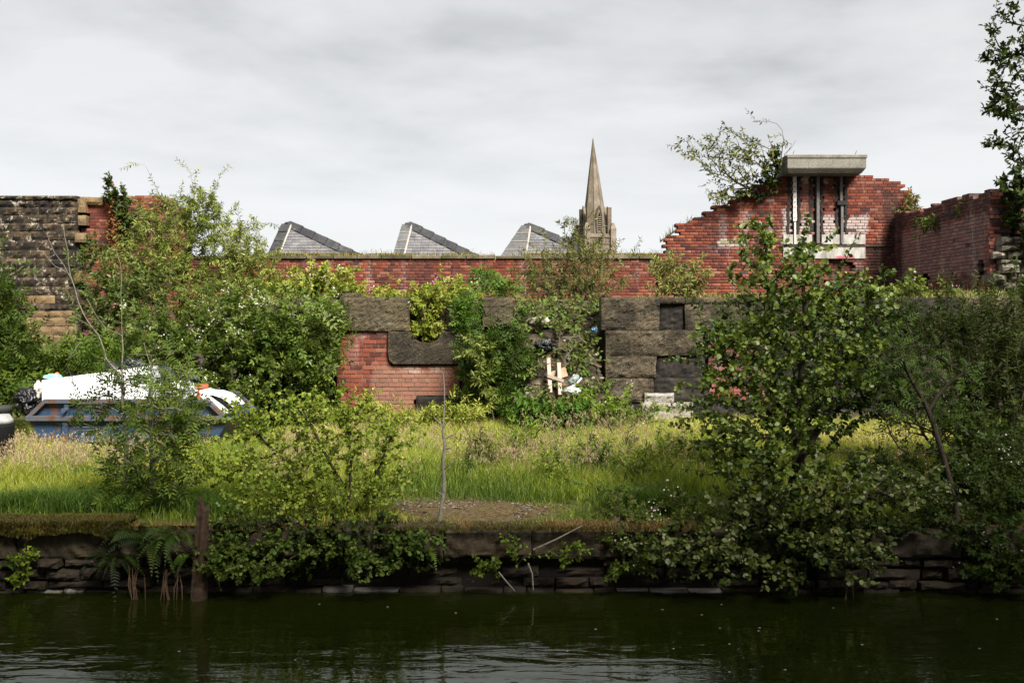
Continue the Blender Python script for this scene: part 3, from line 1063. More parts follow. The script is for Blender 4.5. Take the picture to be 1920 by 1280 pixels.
# top course, with dark boxes standing in for shaded slots at the upper edge
top = [(1128, 1237), (1238, 1284), (1285, 1420), (1421, 1556), (1557, 1690), (1691, 1800), (1801, 1935), (1936, 2080)]
for i, (a, c2) in enumerate(top):
    mt = black_stone if i in (1, 5) else (big_stone if i != 0 else tan_stone if False else big_stone)
    if i in (1, 2, 4):      # flush upper lip, as the photo shows
        big_block(rw, a, c2, 558, 569, YT - 0.035, big_stone, 'stone_lip', 0.4, seed=30 + i, amp=.008)
        big_block(rw, a, c2, 569.5, 618, YT + (0.06 if i == 1 else -0.02), mt, 'stone_block', 0.5, seed=50 + i, amp=.05)
    else:
        big_block(rw, a, c2, 557 + (i % 2), 618, YT - 0.03 + 0.015 * (i % 3), mt, 'stone_block', 0.5, seed=50 + i, amp=.05)
slot = plain_mat('painted_slot_shadow', (0.03, 0.026, 0.02), 0.95, 0.1)  # slot shade put into the colour of the boxes below
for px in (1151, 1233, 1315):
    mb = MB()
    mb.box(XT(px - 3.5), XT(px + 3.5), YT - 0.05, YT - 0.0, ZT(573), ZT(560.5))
    mb.build('slot_shade_box', slot, rw)
for i, (a, c2, y0, y1, mt, yf) in enumerate([(1136, 1318, 619, 666.5, big_stone, -.02), (1136, 1231, 667.5, 707, big_stone, -.03), (1232, 1322, 667.5, 707, black_stone, .05), (1138, 1226, 708, 754, big_stone, -.01),
                                             (1227, 1330, 708, 752, black_stone, 0.02), (1205, 1300, 755, 792, None, -.12), (1300, 1420, 752, 800, black_stone, .0), (1128, 1204, 756, 800, black_stone, .02)]):
    big_block(rw, a, c2, y0, y1, YT + yf, mt or stone_mat('pale_base_stone', (0.14, 0.125, 0.10), (0.25, 0.225, 0.18), (0.35, 0.32, 0.27), soot=0.1, moss=0.1, seed=41), 'stone_block', 0.5, seed=80 + i, amp=.05)
big_block(rw, 1209, 1264, 737, 762, YT - 0.07, stone_mat('spalled_stone', (0.16, 0.145, 0.125), (0.26, 0.24, 0.21), (0.34, 0.32, 0.28), soot=0.0, seed=44), 'spalled_stone', 0.3, seed=91, amp=.07)
brick_wall('retaining_wall', 'z', (0, YT + 0.13, 0), 0, XT(1331), XT(1455), ZT(752), ZT(620), lambda u, v: u < XT(1452), bm_pair('lower_brick', PURPLE, soot=0.6, white=0.3, moss=0.5, seed=37), M['mortar_dark'], seed=81, root=rw,
           seen=lambda u, v: (u < XT(1430)) * 2 + v * .1, n_ind=300, depth=0.3)
for i, (a, c2, y0, y1) in enumerate(((1456, 1560, 620, 668), (1561, 1700, 620, 667), (1701, 1830, 620, 668), (1831, 1990, 620, 667), (1456, 1610, 669, 710), (1611, 1760, 668, 710), (1761, 1900, 669, 711), (1456, 1530, 711, 752), (1531, 1690, 711, 752), (1691, 1850, 712, 752), (1851, 1990, 712, 752))):
    big_block(rw, a, c2, y0, y1, YT + .03 * (i % 3), black_stone if i % 3 else big_stone, seed=110 + i, amp=.04)
big_block(rw, 1421, 1680, 753, 800, YT + .03, black_stone, seed=99)
big_block(rw, 1681, 2000, 753, 800, YT + .04, black_stone, seed=98)

# ------------------------------------------------------------------ canal wall
cw = empty('canal_wall', (0, BANK_Y, 0), 'old stone canal wall between the grass bank and the water', 'wall', kind='thing')
SB = F / BANK_Y
XB = lambda a: (a - CX) / SB
ZB = lambda a: ZC - (a - HY) / SB
cope_stone = stone_mat('coping_stone', (0.022, 0.016, 0.010), (0.055, 0.040, 0.025), (0.11, 0.082, 0.053), soot=0.7, lichen=0.2, lichen_col=(0.2, 0.17, 0.12), moss=0.25, seed=14, tool=0.35)
wet_stone = stone_mat('damp_canal_stone', (0.014, 0.010, 0.008), (0.036, 0.025, 0.018), (0.08, 0.055, 0.04), soot=0.75, lichen=0.22, lichen_col=(0.15, 0.12, 0.09), moss=0.3, seed=24)
lime_stone = stone_mat('limed_stone', (0.08, 0.07, 0.06), (0.22, 0.20, 0.18), (0.40, 0.38, 0.35), soot=0.45, seed=34)
mb = MB()
mb.box(-14, 14, BANK_Y + 0.12, BANK_Y + 0.5, -0.6, GZ - 0.03)
mb.build('wall_core', plain_mat('wet_core', (0.012, 0.009, 0.007), 0.9, 0.2, var=0.5), cw)
rr = random.Random(19)
wet_var = [rock_mesh(s + 60, bulge=.12, rough=.2) for s in range(7)]
for me in wet_var:
    me.materials.append(wet_stone)
lime_var = [rock_mesh(s + 80, bulge=.2, rough=.2) for s in range(3)]
for me in lime_var:
    me.materials.append(lime_stone)
x = -12.0
while x < 12:
    L = rr.uniform(0.5, 1.15)
    px0, px1 = CX + x * SB, CX + (x + L - .01) * SB
    if px1 > -700 and px0 < 2600:
        dz = rr.uniform(-3, 5)
        big_block(cw, px0, px1, 992 + dz, 1046 + rr.uniform(-2, 2), BANK_Y + rr.uniform(-.05, .035), cope_stone, 'coping_stone', 0.36, seed=int(x * 10) + 200, amp=.04)
    x += L
rowsz = [(1047, 1063), (1064, 1086), (1087, 1103)]
for r, (y0, y1) in enumerate(rowsz):
    x = -8.5 - r * 0.11
    while x < 8.5:
        px = CX + x * SB
        mid = 225 < px < 1500
        L = rr.choice((rr.uniform(0.12, 0.22), rr.uniform(0.2, 0.36), rr.uniform(0.3, 0.5)))
        yo = (0.11 if mid else 0.0) + rr.uniform(-.045, .045)
        place('stone', wet_var[rr.randrange(7)], None, cw, (x, BANK_Y + yo, ZB(y1)), (0, rr.uniform(-.03, .03), rr.uniform(-.06, .06)), (L - rr.uniform(.008, .03), 0.2, (y1 - y0 - rr.uniform(0.0, 5)) / SB))
        x += L
x = -8.5
while x < 8.5:
    L = rr.uniform(0.15, 0.42)
    px = CX + x * SB
    pale = (15 < px < 120) or (540 < px < 840 and rr.random() < .6) or (940 < px < 1300 and rr.random() < .5)
    place('ledge_stone', (lime_var if pale else wet_var)[rr.randrange(3)], None, cw, (x, BANK_Y + 0.015 + rr.uniform(-.02, .03), -0.1), (0, 0, rr.uniform(-.05, .05)), (L - .015, 0.22, 0.118 + rr.uniform(-.012, .016)))
    x += L


# shaggy moss over the coping at the left
def moss_mat_mesh(name, x0, x1, thick, mat, parent, seed, yfront=BANK_Y - 0.045, drop=0.085):
    nx_, nt_ = int((x1 - x0) / 0.03), 12
    V = []
    for i in range(nx_ + 1):
        x = x0 + (x1 - x0) * i / nx_
        endf = min(1, (x - x0) / .15, (x1 - x) / .15)
        d = drop * (0.75 + 0.5 * snoise((x, seed, 0), 3.0, seed) + 0.35 * snoise((x, seed, 5), 11.0, seed)) * endf
        for j in range(nt_ + 1):
            t = j / nt_
            if t < 0.45:
                y, z = BANK_Y + 0.42 - (0.42 + 0.05) * t / .45, GZ + 0.035
            else:
                s = (t - .45) / .55
                a = min(1, s * 2.2)
                y, z = yfront - 0.03 * math.sin(a * 1.57), GZ + 0.035 - d * s - 0.02 * a
            nse = snoise((x, y, z), 14, seed) * .016 + snoise((x, y, z), 42, seed) * .012
            V.append((x, y - nse, z + thick * endf * (1 if t < .7 else .6) * .6 + nse))
    w = nt_ + 1
    Fc = [(i * w + j, i * w + j + 1, (i + 1) * w + j + 1, (i + 1) * w + j) for i in range(nx_) for j in range(nt_)]
    o = MB().add(V, Fc).build(name, mat, parent, smooth=True)
    return o


moss_o = moss_mat_mesh('moss', XB(-160), XB(232), 0.03, M['moss'], cw, 3.0)
moss_o['kind'] = 'stuff'
# ------------------------------------------------------------------ saw-tooth slate roofs behind the wall
slate = stone_mat('slate', (0.07, 0.068, 0.073), (0.125, 0.122, 0.128), (0.18, 0.175, 0.175), soot=0.1, lichen=0.15, lichen_col=(0.30, 0.29, 0.24), seed=51, bumpd=0.004)
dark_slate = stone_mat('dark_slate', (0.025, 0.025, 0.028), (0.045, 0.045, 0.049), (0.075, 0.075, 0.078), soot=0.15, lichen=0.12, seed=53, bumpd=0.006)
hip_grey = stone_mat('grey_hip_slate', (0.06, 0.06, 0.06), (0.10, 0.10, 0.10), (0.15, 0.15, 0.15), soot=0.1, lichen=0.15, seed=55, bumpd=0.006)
lime = plain_mat('lime_mortar', (0.36, 0.32, 0.28), 0.9, 0.1, var=0.3)
RY = 30.0


def sawtooth(label, bl, ap, br, tiles, left_w, left_b, left_mat, left_tiles, ridge_gap, seed):
    """bl, ap, br: pixels of the hip end's lower left, apex and lower right corners"""
    rs = random.Random(seed)
    A = Vector(P(bl[0], bl[1] + 14, RY))
    B = Vector(P(br[0] + 14 * (br[0] - ap[0]) / (br[1] - ap[1]), br[1] + 14, RY))
    T = Vector(P(ap[0], ap[1], RY + 0.9))
    A.x = A.x - (14 * (ap[0] - bl[0]) / (bl[1] - ap[1])) * RY / F
    root = empty('sawtooth_roof', ((A.x + B.x) / 2, RY, A.z), label, 'roof', 'saw-tooth slate roofs behind the wall', 'thing')
    back = Vector((0, 9, 0))
    # hidden deck, gable body below and the two long slopes running away from the viewer
    mb = MB()
    mb.add([A, B, T, A + back, B + back, T + Vector((0, 8.2, 0)), (A.x, RY, GZ), (B.x, RY, GZ), (A.x, RY + 9, GZ), (B.x, RY + 9, GZ)],
           [(0, 1, 2), (1, 4, 5, 2), (3, 0, 2, 5), (4, 3, 5), (6, 7, 1, 0), (7, 9, 4, 1), (8, 6, 0, 3), (9, 8, 3, 4)])
    mb.build('roof_deck', dark_slate, root)
    U = (B - A).normalized()
    Vv = (T - A) - U * (T - A).dot(U)
    H = Vv.length
    Vv.normalize()
    Nn = U.cross(Vv)
    if Nn.y > 0:
        Nn = -Nn
    L = (B - A).length
    foot = (T - A).dot(U)
    hgt, wd = 0.115, 0.235
    sm = bpy.data.meshes.new('slate')
    sm.from_pydata([(0, 0, 0), (1, 0, 0), (1, 1, 0), (0, 1, 0), (0, 0, 1), (1, 0, 1), (1, 1, .2), (0, 1, .2)], [], [(4, 5, 6, 7), (0, 1, 5, 4), (1, 2, 6, 5), (3, 0, 4, 7)])
    sm.materials.append(slate)
    rows = int(H / hgt)
    for r in range(rows):
        v = r * hgt
        lo, hi = foot * (v + hgt) / H, L - (L - foot) * (v + hgt) / H
        u = lo - rs.uniform(0, wd) if r % 2 else lo
        while u < hi:
            a, c = max(u, lo), min(u + wd, hi)
            if c - a > 0.05:
                p = A + U * (a + .003) + Vv * v + Nn * 0.012
                o = place('slate', sm, None, root, p)
                s = Matrix((U * (c - a - .006), Vv * (hgt * 1.15), Nn * 0.02)).transposed()
                m4 = s.to_4x4()
                m4.translation = p - root.location
                o.matrix_local = m4
            u += wd
    # right hip tiles: angled caps
    d = (B - T)
    Lh = d.length
    d.normalize()
    w1 = (Nn * -1).cross(d).normalized()
    if w1.z > 0:
        w1 = -w1
    step = Lh / tiles
    for i in range(tiles):
        a = T + d * (i * step - .02)
        c = T + d * ((i + 1) * step + .03)
        w = 0.17
        mb = MB()
        for q, (pt, lift) in enumerate(((a, .035), (c, .075))):
            up = Nn * lift
            mb.v += [tuple(pt + up + w1 * w), tuple(pt + up * 1.5 + Vector((0, 0, .07))), tuple(pt + up + Vector((.09, .25, -.05))), tuple(pt + w1 * w - Nn * .03), tuple(pt + Vector((0, .2, -.1)))]
        mb.f = [(0, 5, 6, 1), (1, 6, 7, 2), (0, 3, 8, 5), (0, 1, 2, 4, 3), (5, 8, 9, 7, 6)]
        mb.n = 10
        mb.build('hip_tile', dark_slate, root)
        if i and i % ridge_gap == 0:
            j = MB()
            j.tube([a + w1 * .17 + Nn * .05, a + Nn * .075, a + Vector((0, 0, .08)) + Nn * .06], [.016] * 3, 5)
            j.build('mortar_joint', lime, root)
    # left hip: broad slates lapped on the steep side
    d2 = (A - T)
    L2 = d2.length
    d2.normalize()
    step = L2 / left_tiles
    out_ = Vector((-1, 0.25, 0)).normalized()
    for i in range(left_tiles):
        a = T + d2 * (i * step)
        c = T + d2 * ((i + 1) * step - 0.012)
        mb = MB()
        n_ = Nn * 0.05
        wa, w = [left_w + (left_b - left_w) * q / left_tiles for q in (i, i + 1)]
        mb.add([a + n_ + U * .03, c + n_ * 1.3 + U * .03, c + n_ * 1.3 + out_ * w, a + n_ + out_ * wa, a + U * .03 - n_, c + U * .03 - n_, c + out_ * w - n_, a + out_ * wa - n_],
               [(0, 3, 2, 1), (0, 1, 5, 4), (1, 2, 6, 5), (2, 3, 7, 6), (3, 0, 4, 7)])
        mb.build('hip_slate', left_mat, root)
        j = MB()
        j.tube([c + n_ * 1.3 + U * .03, c + n_ * 1.3 + out_ * w], [.013] * 2, 5)
        if left_mat is hip_grey:
            j.build('mortar_joint', lime, root)
    j = MB()
    j.tube([T + Nn * .06 + U * .05, (T + A) / 2 + Nn * .06 + U * .05, A + Nn * .06 + U * .05], [.03, .026, .026], 5)
    j.build('mortar_fillet', lime, root)
    # ridge cap
    j = MB()
    j.tube([T + Vector((-left_w * .6, .03, .02)), T + Vector((0, 0, .05)), T + Vector((.14, 0, .0))], [.05, .06, .05], 6)
    j.build('ridge_cap', left_mat, root, smooth=True)
    # long ridge running back
    j = MB()
    j.tube([T + Vector((0, .1, .02)), T + Vector((0, 8.2, .02))], [.08, .08], 6)
    j.build('ridge_roll', dark_slate, root)
    return root


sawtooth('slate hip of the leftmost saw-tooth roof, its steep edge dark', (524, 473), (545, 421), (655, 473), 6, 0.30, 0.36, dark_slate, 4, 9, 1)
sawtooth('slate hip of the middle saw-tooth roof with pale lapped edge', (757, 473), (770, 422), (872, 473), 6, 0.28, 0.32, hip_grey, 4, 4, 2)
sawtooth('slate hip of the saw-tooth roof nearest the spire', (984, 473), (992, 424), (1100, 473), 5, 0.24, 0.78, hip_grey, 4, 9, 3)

# ------------------------------------------------------------------ church
CHY = 150.0
SC = F / CHY
ch = empty('church_tower', (P(1116, 600, CHY)[0], CHY, 0), 'tall tan stone church spire with a pointed louvred window', 'church')
ch_stone = stone_mat('church_stone', (0.13, 0.104, 0.075), (0.19, 0.157, 0.118), (0.24, 0.205, 0.16), soot=0.28, scale=0.25, seed=61, obj_rnd=False, bumpd=0.02)
ch_dark = stone_mat('church_soot_stone', (0.09, 0.068, 0.049), (0.13, 0.10, 0.075), (0.18, 0.143, 0.107), soot=0.3, scale=0.25, seed=62, obj_rnd=False, bumpd=0.02)
void = plain_mat('dark_void', (0.008, 0.008, 0.009), 0.9, 0.1)
zc = lambda py: ZC - (py - HY) / SC
CX0 = ch.location.x
th = math.radians(14)


def cpt(x, y, z):
    return (CX0 + x * math.cos(th) - y * math.sin(th), CHY + x * math.sin(th) + y * math.cos(th), z)


def cbox(name, x0, x1, y0, y1, z0, z1, mat, parent=ch, topscale=1.0):
    mx, my = (x0 + x1) / 2, (y0 + y1) / 2
    v = []
    for z, k in ((z0, 1.0), (z1, topscale)):
        for x, y in ((x0, y0), (x1, y0), (x1, y1), (x0, y1)):
            v.append(cpt(mx + (x - mx) * k, my + (y - my) * k, z))
    return MB().add(v, [(0, 3, 2, 1), (4, 5, 6, 7), (0, 1, 5, 4), (1, 2, 6, 5), (2, 3, 7, 6), (3, 0, 4, 7)]).build(name, mat, parent)


hw = 2.05
cbox('tower_shaft', -hw, hw, -hw, hw, 0, zc(440), ch_stone)
cbox('string_course', -hw - .12, hw + .12, -hw - .12, hw + .12, zc(459), zc(457), ch_dark)
cbox('string_course', -hw - .14, hw + .14, -hw - .14, hw + .14, zc(447), zc(444), ch_stone)
for face in range(4):
    for i in range(7):
        x = -1.5 + i * 0.5
        a = [(x - .13, -hw - .05), (x + .13, -hw - .05), (x + .13, -hw + .02), (x - .13, -hw + .02)]
        c, s = [(1, 0), (0, 1), (-1, 0), (0, -1)][face]
        v = [cpt(p[0] * c - p[1] * s, p[0] * s + p[1] * c, z) for z in (zc(455), zc(449)) for p in a]
        MB().add(v, [(0, 3, 2, 1), (4, 5, 6, 7), (0, 1, 5, 4), (1, 2, 6, 5), (2, 3, 7, 6), (3, 0, 4, 7)]).build('arcade_arch', ch_dark, ch)
for sx in (-1, 1):
    for sy in (-1, 1):
        pin = cbox('corner_buttress', sx * 2.05 - .42, sx * 2.05 + .42, sy * 2.05 - .42, sy * 2.05 + .42, 0, zc(432), ch_stone)
        cbox('buttress_cap', sx * 2.05 - .46, sx * 2.05 + .46, sy * 2.05 - .46, sy * 2.05 + .46, zc(432), zc(420), ch_stone, pin, 0.35)
        cbox('pinnacle', sx * 1.62 - .30, sx * 1.62 + .30, sy * 1.62 - .30, sy * 1.62 + .30, zc(442), zc(391), ch_dark)
# broach spire: octagon, slightly leaning
lean = -0.36
R0 = 1.78
zb0, zap = zc(440), zc(262)
mb = MB()
ring = []
for lev in range(15):
    t = lev / 14
    z = zb0 + (zap - zb0) * t
    rad = (R0 * 1.02) * (1 - t) + 0.03
    for k in range(8):
        a = math.pi / 8 + k * math.pi / 4
        rr_ = rad / math.cos(math.pi / 8)
        mb.v.append(cpt(rr_ * math.cos(a) + lean * t, rr_ * math.sin(a), z))
mb.n = len(mb.v)
mb.f = [(l * 8 + k, l * 8 + (k + 1) % 8, (l + 1) * 8 + (k + 1) % 8, (l + 1) * 8 + k) for l in range(14) for k in range(8)] + [tuple(14 * 8 + k for k in range(8))]
sp = mb.build('spire', ch_stone, ch)
for k in range(8):
    a = math.pi / 8 + k * math.pi / 4
    r1 = (R0 * 1.02 + .03) / math.cos(math.pi / 8)
    mb = MB()
    mb.tube([cpt(r1 * math.cos(a), r1 * math.sin(a), zb0), cpt(.05 * math.cos(a) + lean, .05 * math.sin(a), zap - .1)], [.055, .03], 5)
    mb.build('spire_rib', ch_dark, sp)
mb = MB()
mb.lathe([(.05, zap - .4), (.11, zap - .1), (.06, zap + .02), (.01, zap + .35)], cpt(lean, 0, 0)[0], cpt(lean, 0, 0)[1], 8)
mb.build('finial', ch_dark, sp)
for face in range(4):
    c, s = [(1, 0), (0, 1), (-1, 0), (0, -1)][face]
    R = lambda x, y, z: cpt(x * c - y * s, x * s + y * c, z)
    z0, z1, z2 = zc(437), zc(403), zc(388)
    luc = MB()
    w = .52
    luc.add([R(-w, -1.95, z0), R(w, -1.95, z0), R(w, -1.9, z1), R(0, -1.86, z2), R(-w, -1.9, z1), R(-w, -.8, z0), R(w, -.8, z0), R(w, -.8, z1), R(0, -.8, z2), R(-w, -.8, z1)],
            [(0, 1, 2, 3, 4), (1, 6, 7, 2), (2, 7, 8, 3), (3, 8, 9, 4), (4, 9, 5, 0)])
    lo = luc.build('lucarne', ch_stone, ch)
    v = MB()
    v.add([R(-.24, -1.99, z0 + .25), R(.24, -1.99, z0 + .25), R(.24, -1.96, z1 - .5), R(0, -1.94, z1 + .25), R(-.24, -1.96, z1 - .5)], [(0, 1, 2, 3, 4)])
    v.build('window_opening', void, lo)
    if face == 0:
        for i in range(7):
            z = z0 + .4 + i * .30
            sl_ = MB()
            sl_.add([R(-.22, -2.06, z), R(.22, -2.06, z), R(.22, -2.0, z + .09), R(-.22, -2.0, z + .09)], [(0, 1, 2, 3)])
            sl_.build('louvre', ch_stone, lo)
    for sx in (-1, 1):
        e = MB()
        e.tube([R(sx * .40, -2.0, z0), R(sx * .38, -1.98, z1 - .2), R(0, -1.93, z2 + .1)], [.09, .09, .09], 5)
        e.build('hood_mould', ch_dark, lo)

# ------------------------------------------------------------------ rubbish skip
m, nt, b, out = new_mat('rusty_blue_paint')
geo = N(nt, 'ShaderNodeNewGeometry')
p = geo.outputs['Position']
n1_ = noise_tex(nt, p, 3.4, 8.0, 0.72, 0.3)
n2_ = noise_tex(nt, p, 28.0, 5.0, 0.7)
paint = ramp(nt, n2_, [(0.3, (0.012, 0.032, 0.066)), (0.7, (0.022, 0.055, 0.105))])
rust = ramp(nt, n2_, [(0.3, (0.05, 0.018, 0.009)), (0.6, (0.13, 0.048, 0.02)), (0.8, (0.20, 0.085, 0.035))])
k_ = ramp(nt, n1_, [(0.50, (0, 0, 0)), (0.58, (1, 1, 1))])
setc(nt, b, mix(nt, k_, paint, rust), 0.55, 0.35)
bump(nt, b, n2_, 0.3, 0.006)
skip_m = m
m, nt, b, out = new_mat('worn_skip_rail')
p = N(nt, 'ShaderNodeNewGeometry').outputs['Position']
c_ = ramp(nt, noise_tex(nt, p, 5.0, 8.0, 0.75), [(0.36, (0.026, 0.05, 0.09)), (0.46, (0.065, 0.07, 0.08)), (0.56, (0.085, 0.042, 0.026)), (0.7, (0.045, 0.02, 0.012))])
setc(nt, b, c_, 0.6, 0.35)
rail_m = m
KY = 14.5
SK = F / KY
KX = lambda a: (a - CX) / SK
KZ = lambda a: ZC - (a - HY) / SK
skip = empty('rubbish_skip', (KX(240), KY + .8, GZ), 'rusty blue rubbish skip overflowing with white boards and black bags', 'skip')
prof = [(50, 787), (88, 752), (386, 752), (425, 787), (388, 858), (92, 858)]
yb, yf = KY + 1.55, KY + 0.05
pts = [(KX(a), KZ(c)) for a, c in prof]
mb = MB()
# side plates (two thicknesses), ends and floor: an open box
for y0, y1 in ((yf, yf + .03), (yb - .03, yb)):
    mb.prism(pts[::-1], y0, y1)
mb.build('side_plate', skip_m, skip)
mb = MB()
for (i, j) in ((0, 1), (2, 3), (3, 4), (5, 0), (4, 5)):
    (xa, za), (xb, zb) = pts[i], pts[j]
    mb.add([(xa, yf + .03, za), (xb, yf + .03, zb), (xb, yb - .03, zb), (xa, yb - .03, za)], [(0, 1, 2, 3)])
mb.build('end_plate', skip_m, skip)


def beam(a, c, thick, y0, y1, name, mat):
    (xa, za), (xb, zb) = (KX(a[0]), KZ(a[1])), (KX(c[0]), KZ(c[1]))
    d = Vector((xb - xa, 0, zb - za)).normalized() * 0
    n = Vector((-(zb - za), 0, xb - xa)).normalized() * thick / 2
    poly = [(xa - n.x, za - n.z), (xb - n.x, zb - n.z), (xb + n.x, zb + n.z), (xa + n.x, za + n.z)]
    return MB().prism(poly, y0, y1).build(name, mat, skip, bevel=0.006)


for y0, y1 in ((KY - .04, KY + .05), (yb, yb + .08)):
    beam((84, 752), (390, 752), .065, y0, y1, 'top_rail', rail_m)
    beam((49, 787), (87, 750), .06, y0 + .003, y1 - .003, 'end_rail', rail_m)
    beam((388, 750), (426, 787), .06, y0 + .003, y1 - .003, 'end_rail', rail_m)
    beam((50, 784), (425, 784), .075, y0 - .006, y1, 'lip_rail', rail_m)
for px in (125, 190, 255, 320):
    MB().box(KX(px - 4), KX(px + 4), KY - .025, KY + .05, KZ(779), KZ(757)).build('rib', skip_m, skip, bevel=.005)
for px in (122, 355):
    MB().box(KX(px - 5), KX(px + 5), KY - .015, KY + .05, KZ(856), KZ(790)).build('lower_rib', skip_m, skip, bevel=.005)
for px in (125, 352):
    mb = MB()
    c0 = np.array([KX(px), KY - .02, KZ(768)])
    mb.tube([c0, c0 + np.array([0, -.09, 0])], [.035, .035], 10)
    mb.build('lifting_pin', rail_m, skip)
MB().box(KX(92), KX(382), yf + .04, yb - .04, KZ(858), KZ(757)).build('rubbish_fill', plain_mat('packed_rubbish', (0.06, 0.055, 0.05), 0.9, 0.2, var=0.7, scale=9, bumps=1.0), skip)

# its load: every piece stands by itself
white_panel = plain_mat('white_enamel', (0.80, 0.80, 0.80), 0.35, 0.4, var=0.05, scale=4)
pnl = empty('discarded_board', P(180, 752, KY + .2), 'big white panel lying on edge along the top of the skip', 'panel')
a_ = [P(x_, y_, KY + .12) for x_, y_ in ((78, 753), (281, 749), (273, 687), (77, 713))]
mb = MB()
mb.prism([(q[0], q[2]) for q in a_], KY + .12, KY + .52)
mb.build('panel_body', white_panel, pnl, bevel=.012)
mb = MB()
mb.prism([(KX(274), KZ(749)), (KX(283), KZ(747)), (KX(276), KZ(690)), (KX(272.5), KZ(688))], KY + .10, KY + .5)
mb.build('panel_edge', plain_mat('grey_edge', (0.45, 0.46, 0.47), 0.4, 0.4), pnl, bevel=.006)


def lump(name, label, c, r, mat, seed, cat, amp=.28, sub=3, group=None, fine=0.16):
    bm = bmesh.new()
    bmesh.ops.create_icosphere(bm, subdivisions=sub + 1, radius=1.0)
    for v in bm.verts:
        q = v.co.copy()
        q2 = q + Vector((snoise(q, 2, seed + 1), snoise(q, 2, seed + 2), snoise(q, 2, seed + 4))) * .35
        d = 1 + amp * snoise(q, 1.5, seed) - fine * (1 - min(1, abs(snoise(q2, 2.6, seed + 3)) * 4)) - fine * .6 * (1 - min(1, abs(snoise(q2, 6, seed + 9)) * 4))
        v.co = Vector((q.x * r[0] * d, q.y * r[1] * d, q.z * r[2] * d))
    me = bpy.data.meshes.new(name)
    bm.to_mesh(me)
    bm.free()
    me.polygons.foreach_set('use_smooth', np.ones(len(me.polygons), dtype=bool))
    o = place(name, me, mat, None, c)
    return tag(o, label, cat, group)


bag_m = plain_mat('black_polythene', (0.008, 0.008, 0.009), 0.38, 0.4, var=0.3)
grey_bag = plain_mat('grey_polythene', (0.035, 0.037, 0.042), 0.36, 0.45, var=0.4)
G = 'bin bags on the skip'
lump('bin_bag', 'black bin bag bulging out over the left end of the skip', P(57, 752, KY + .5), (.19, .25, .22), bag_m, 3, 'bag', .6, 4, G, .35)
lump('bin_bag', 'grey rounded bin bag behind the white panel, nearest its high corner', P(252, 688, KY + .8), (.19, .2, .12), grey_bag, 5, 'bag', .45, 4, G, .3)
lump('bin_bag', 'dark bin bag right of the white panel on the skip', P(303, 705, KY + .7), (.19, .22, .17), grey_bag, 8, 'bag', .45, 4, G, .3)
lump('bin_bag', 'shiny grey bin bag furthest right on the skip', P(352, 712, KY + .8), (.17, .2, .13), grey_bag, 11, 'bag', .45, 4, G, .3)
lump('bin_bag', 'black flattened bin bag behind the middle of the white panel', P(212, 690, KY + .85), (.17, .2, .1), bag_m, 14, 'bag', .2, 3, G)
lump('plastic_sack', 'crumpled white plastic sack heaped on the right of the skip', P(338, 732, KY + .5), (.24, .25, .15), plain_mat('white_polythene', (.75, .75, .74), .4, .4), 17, 'sack', .3, 4, None, .2)
lump('cloth_bundle', 'pale teal cloth bundle behind the top left of the white panel', P(100, 708, KY + .55), (.16, .15, .06), plain_mat('teal_cloth', (.22, .5, .42), .8, .2), 21, 'cloth', .35, 3)
lump('crumpled_carton', 'crumpled pale carton tucked at the left end of the white panel', P(74, 730, KY + .55), (.07, .12, .12), plain_mat('pale_carton', (.5, .46, .42), .8, .2), 23, 'carton', .5, 3)
lump('orange_cup', 'small orange plastic scrap above the teal cloth', P(107, 701, KY + .6), (.035, .04, .03), plain_mat('orange_plastic', (.6, .15, .04), .5, .3), 24, 'scrap', .3, 2)
pipe = empty('terracotta_pipe', P(377, 748, KY + .6), 'short terracotta pipe standing at the right end of the skip', 'pipe')
c0 = P(378, 752, KY + .6)
mb = MB()
mb.lathe([(.085, c0[2]), (.085, c0[2] + .2), (.10, c0[2] + .2), (.10, c0[2] + .26), (.08, c0[2] + .26), (.075, c0[2] + .1)], c0[0], c0[1], 16)
mb.build('pipe_body', plain_mat('terracotta', (.32, .10, .045), .75, .2), pipe)
bp = empty('car_bumper', P(405, 765, KY + .4), 'white plastic car bumper hanging off the right end of the skip', 'bumper')
pl = plain_mat('white_bumper_plastic', (.78, .78, .78), .3, .45, var=.05)


def strip(pts_, wid, thick, name, mat, parent):
    P3 = [Vector(q) for q in pts_]
    mb = MB()
    for i, q in enumerate(P3):
        t = (P3[min(i + 1, len(P3) - 1)] - P3[max(i - 1, 0)]).normalized()
        n = Vector((-t.z, 0, t.x))
        for dy, dn in ((0, -thick), (wid, -thick), (wid, thick), (0, thick)):
            mb.v.append(tuple(q + Vector((0, dy, 0)) + n * dn))
    k = len(P3)
    mb.f = [(i * 4 + j, i * 4 + (j + 1) % 4, (i + 1) * 4 + (j + 1) % 4, (i + 1) * 4 + j) for i in range(k - 1) for j in range(4)] + [(3, 2, 1, 0), tuple((k - 1) * 4 + j for j in range(4))]
    mb.n = len(mb.v)
    return mb.build(name, mat, parent)


strip([P(x_, y_, KY + .15) for x_, y_ in ((374, 734), (384, 737), (400, 738), (416, 743), (430, 752), (440, 763))], .5, .022, 'upper_strip', pl, bp)
strip([P(x_, y_, KY + .12) for x_, y_ in ((378, 738), (390, 748), (401, 757), (412, 766), (424, 777))], .45, .04, 'lower_strip', pl, bp)
strip([P(x_, y_, KY + .25) for x_, y_ in ((398, 744), (412, 752), (424, 760), (434, 767))], .3, .05, 'dark_lining', bag_m, bp)

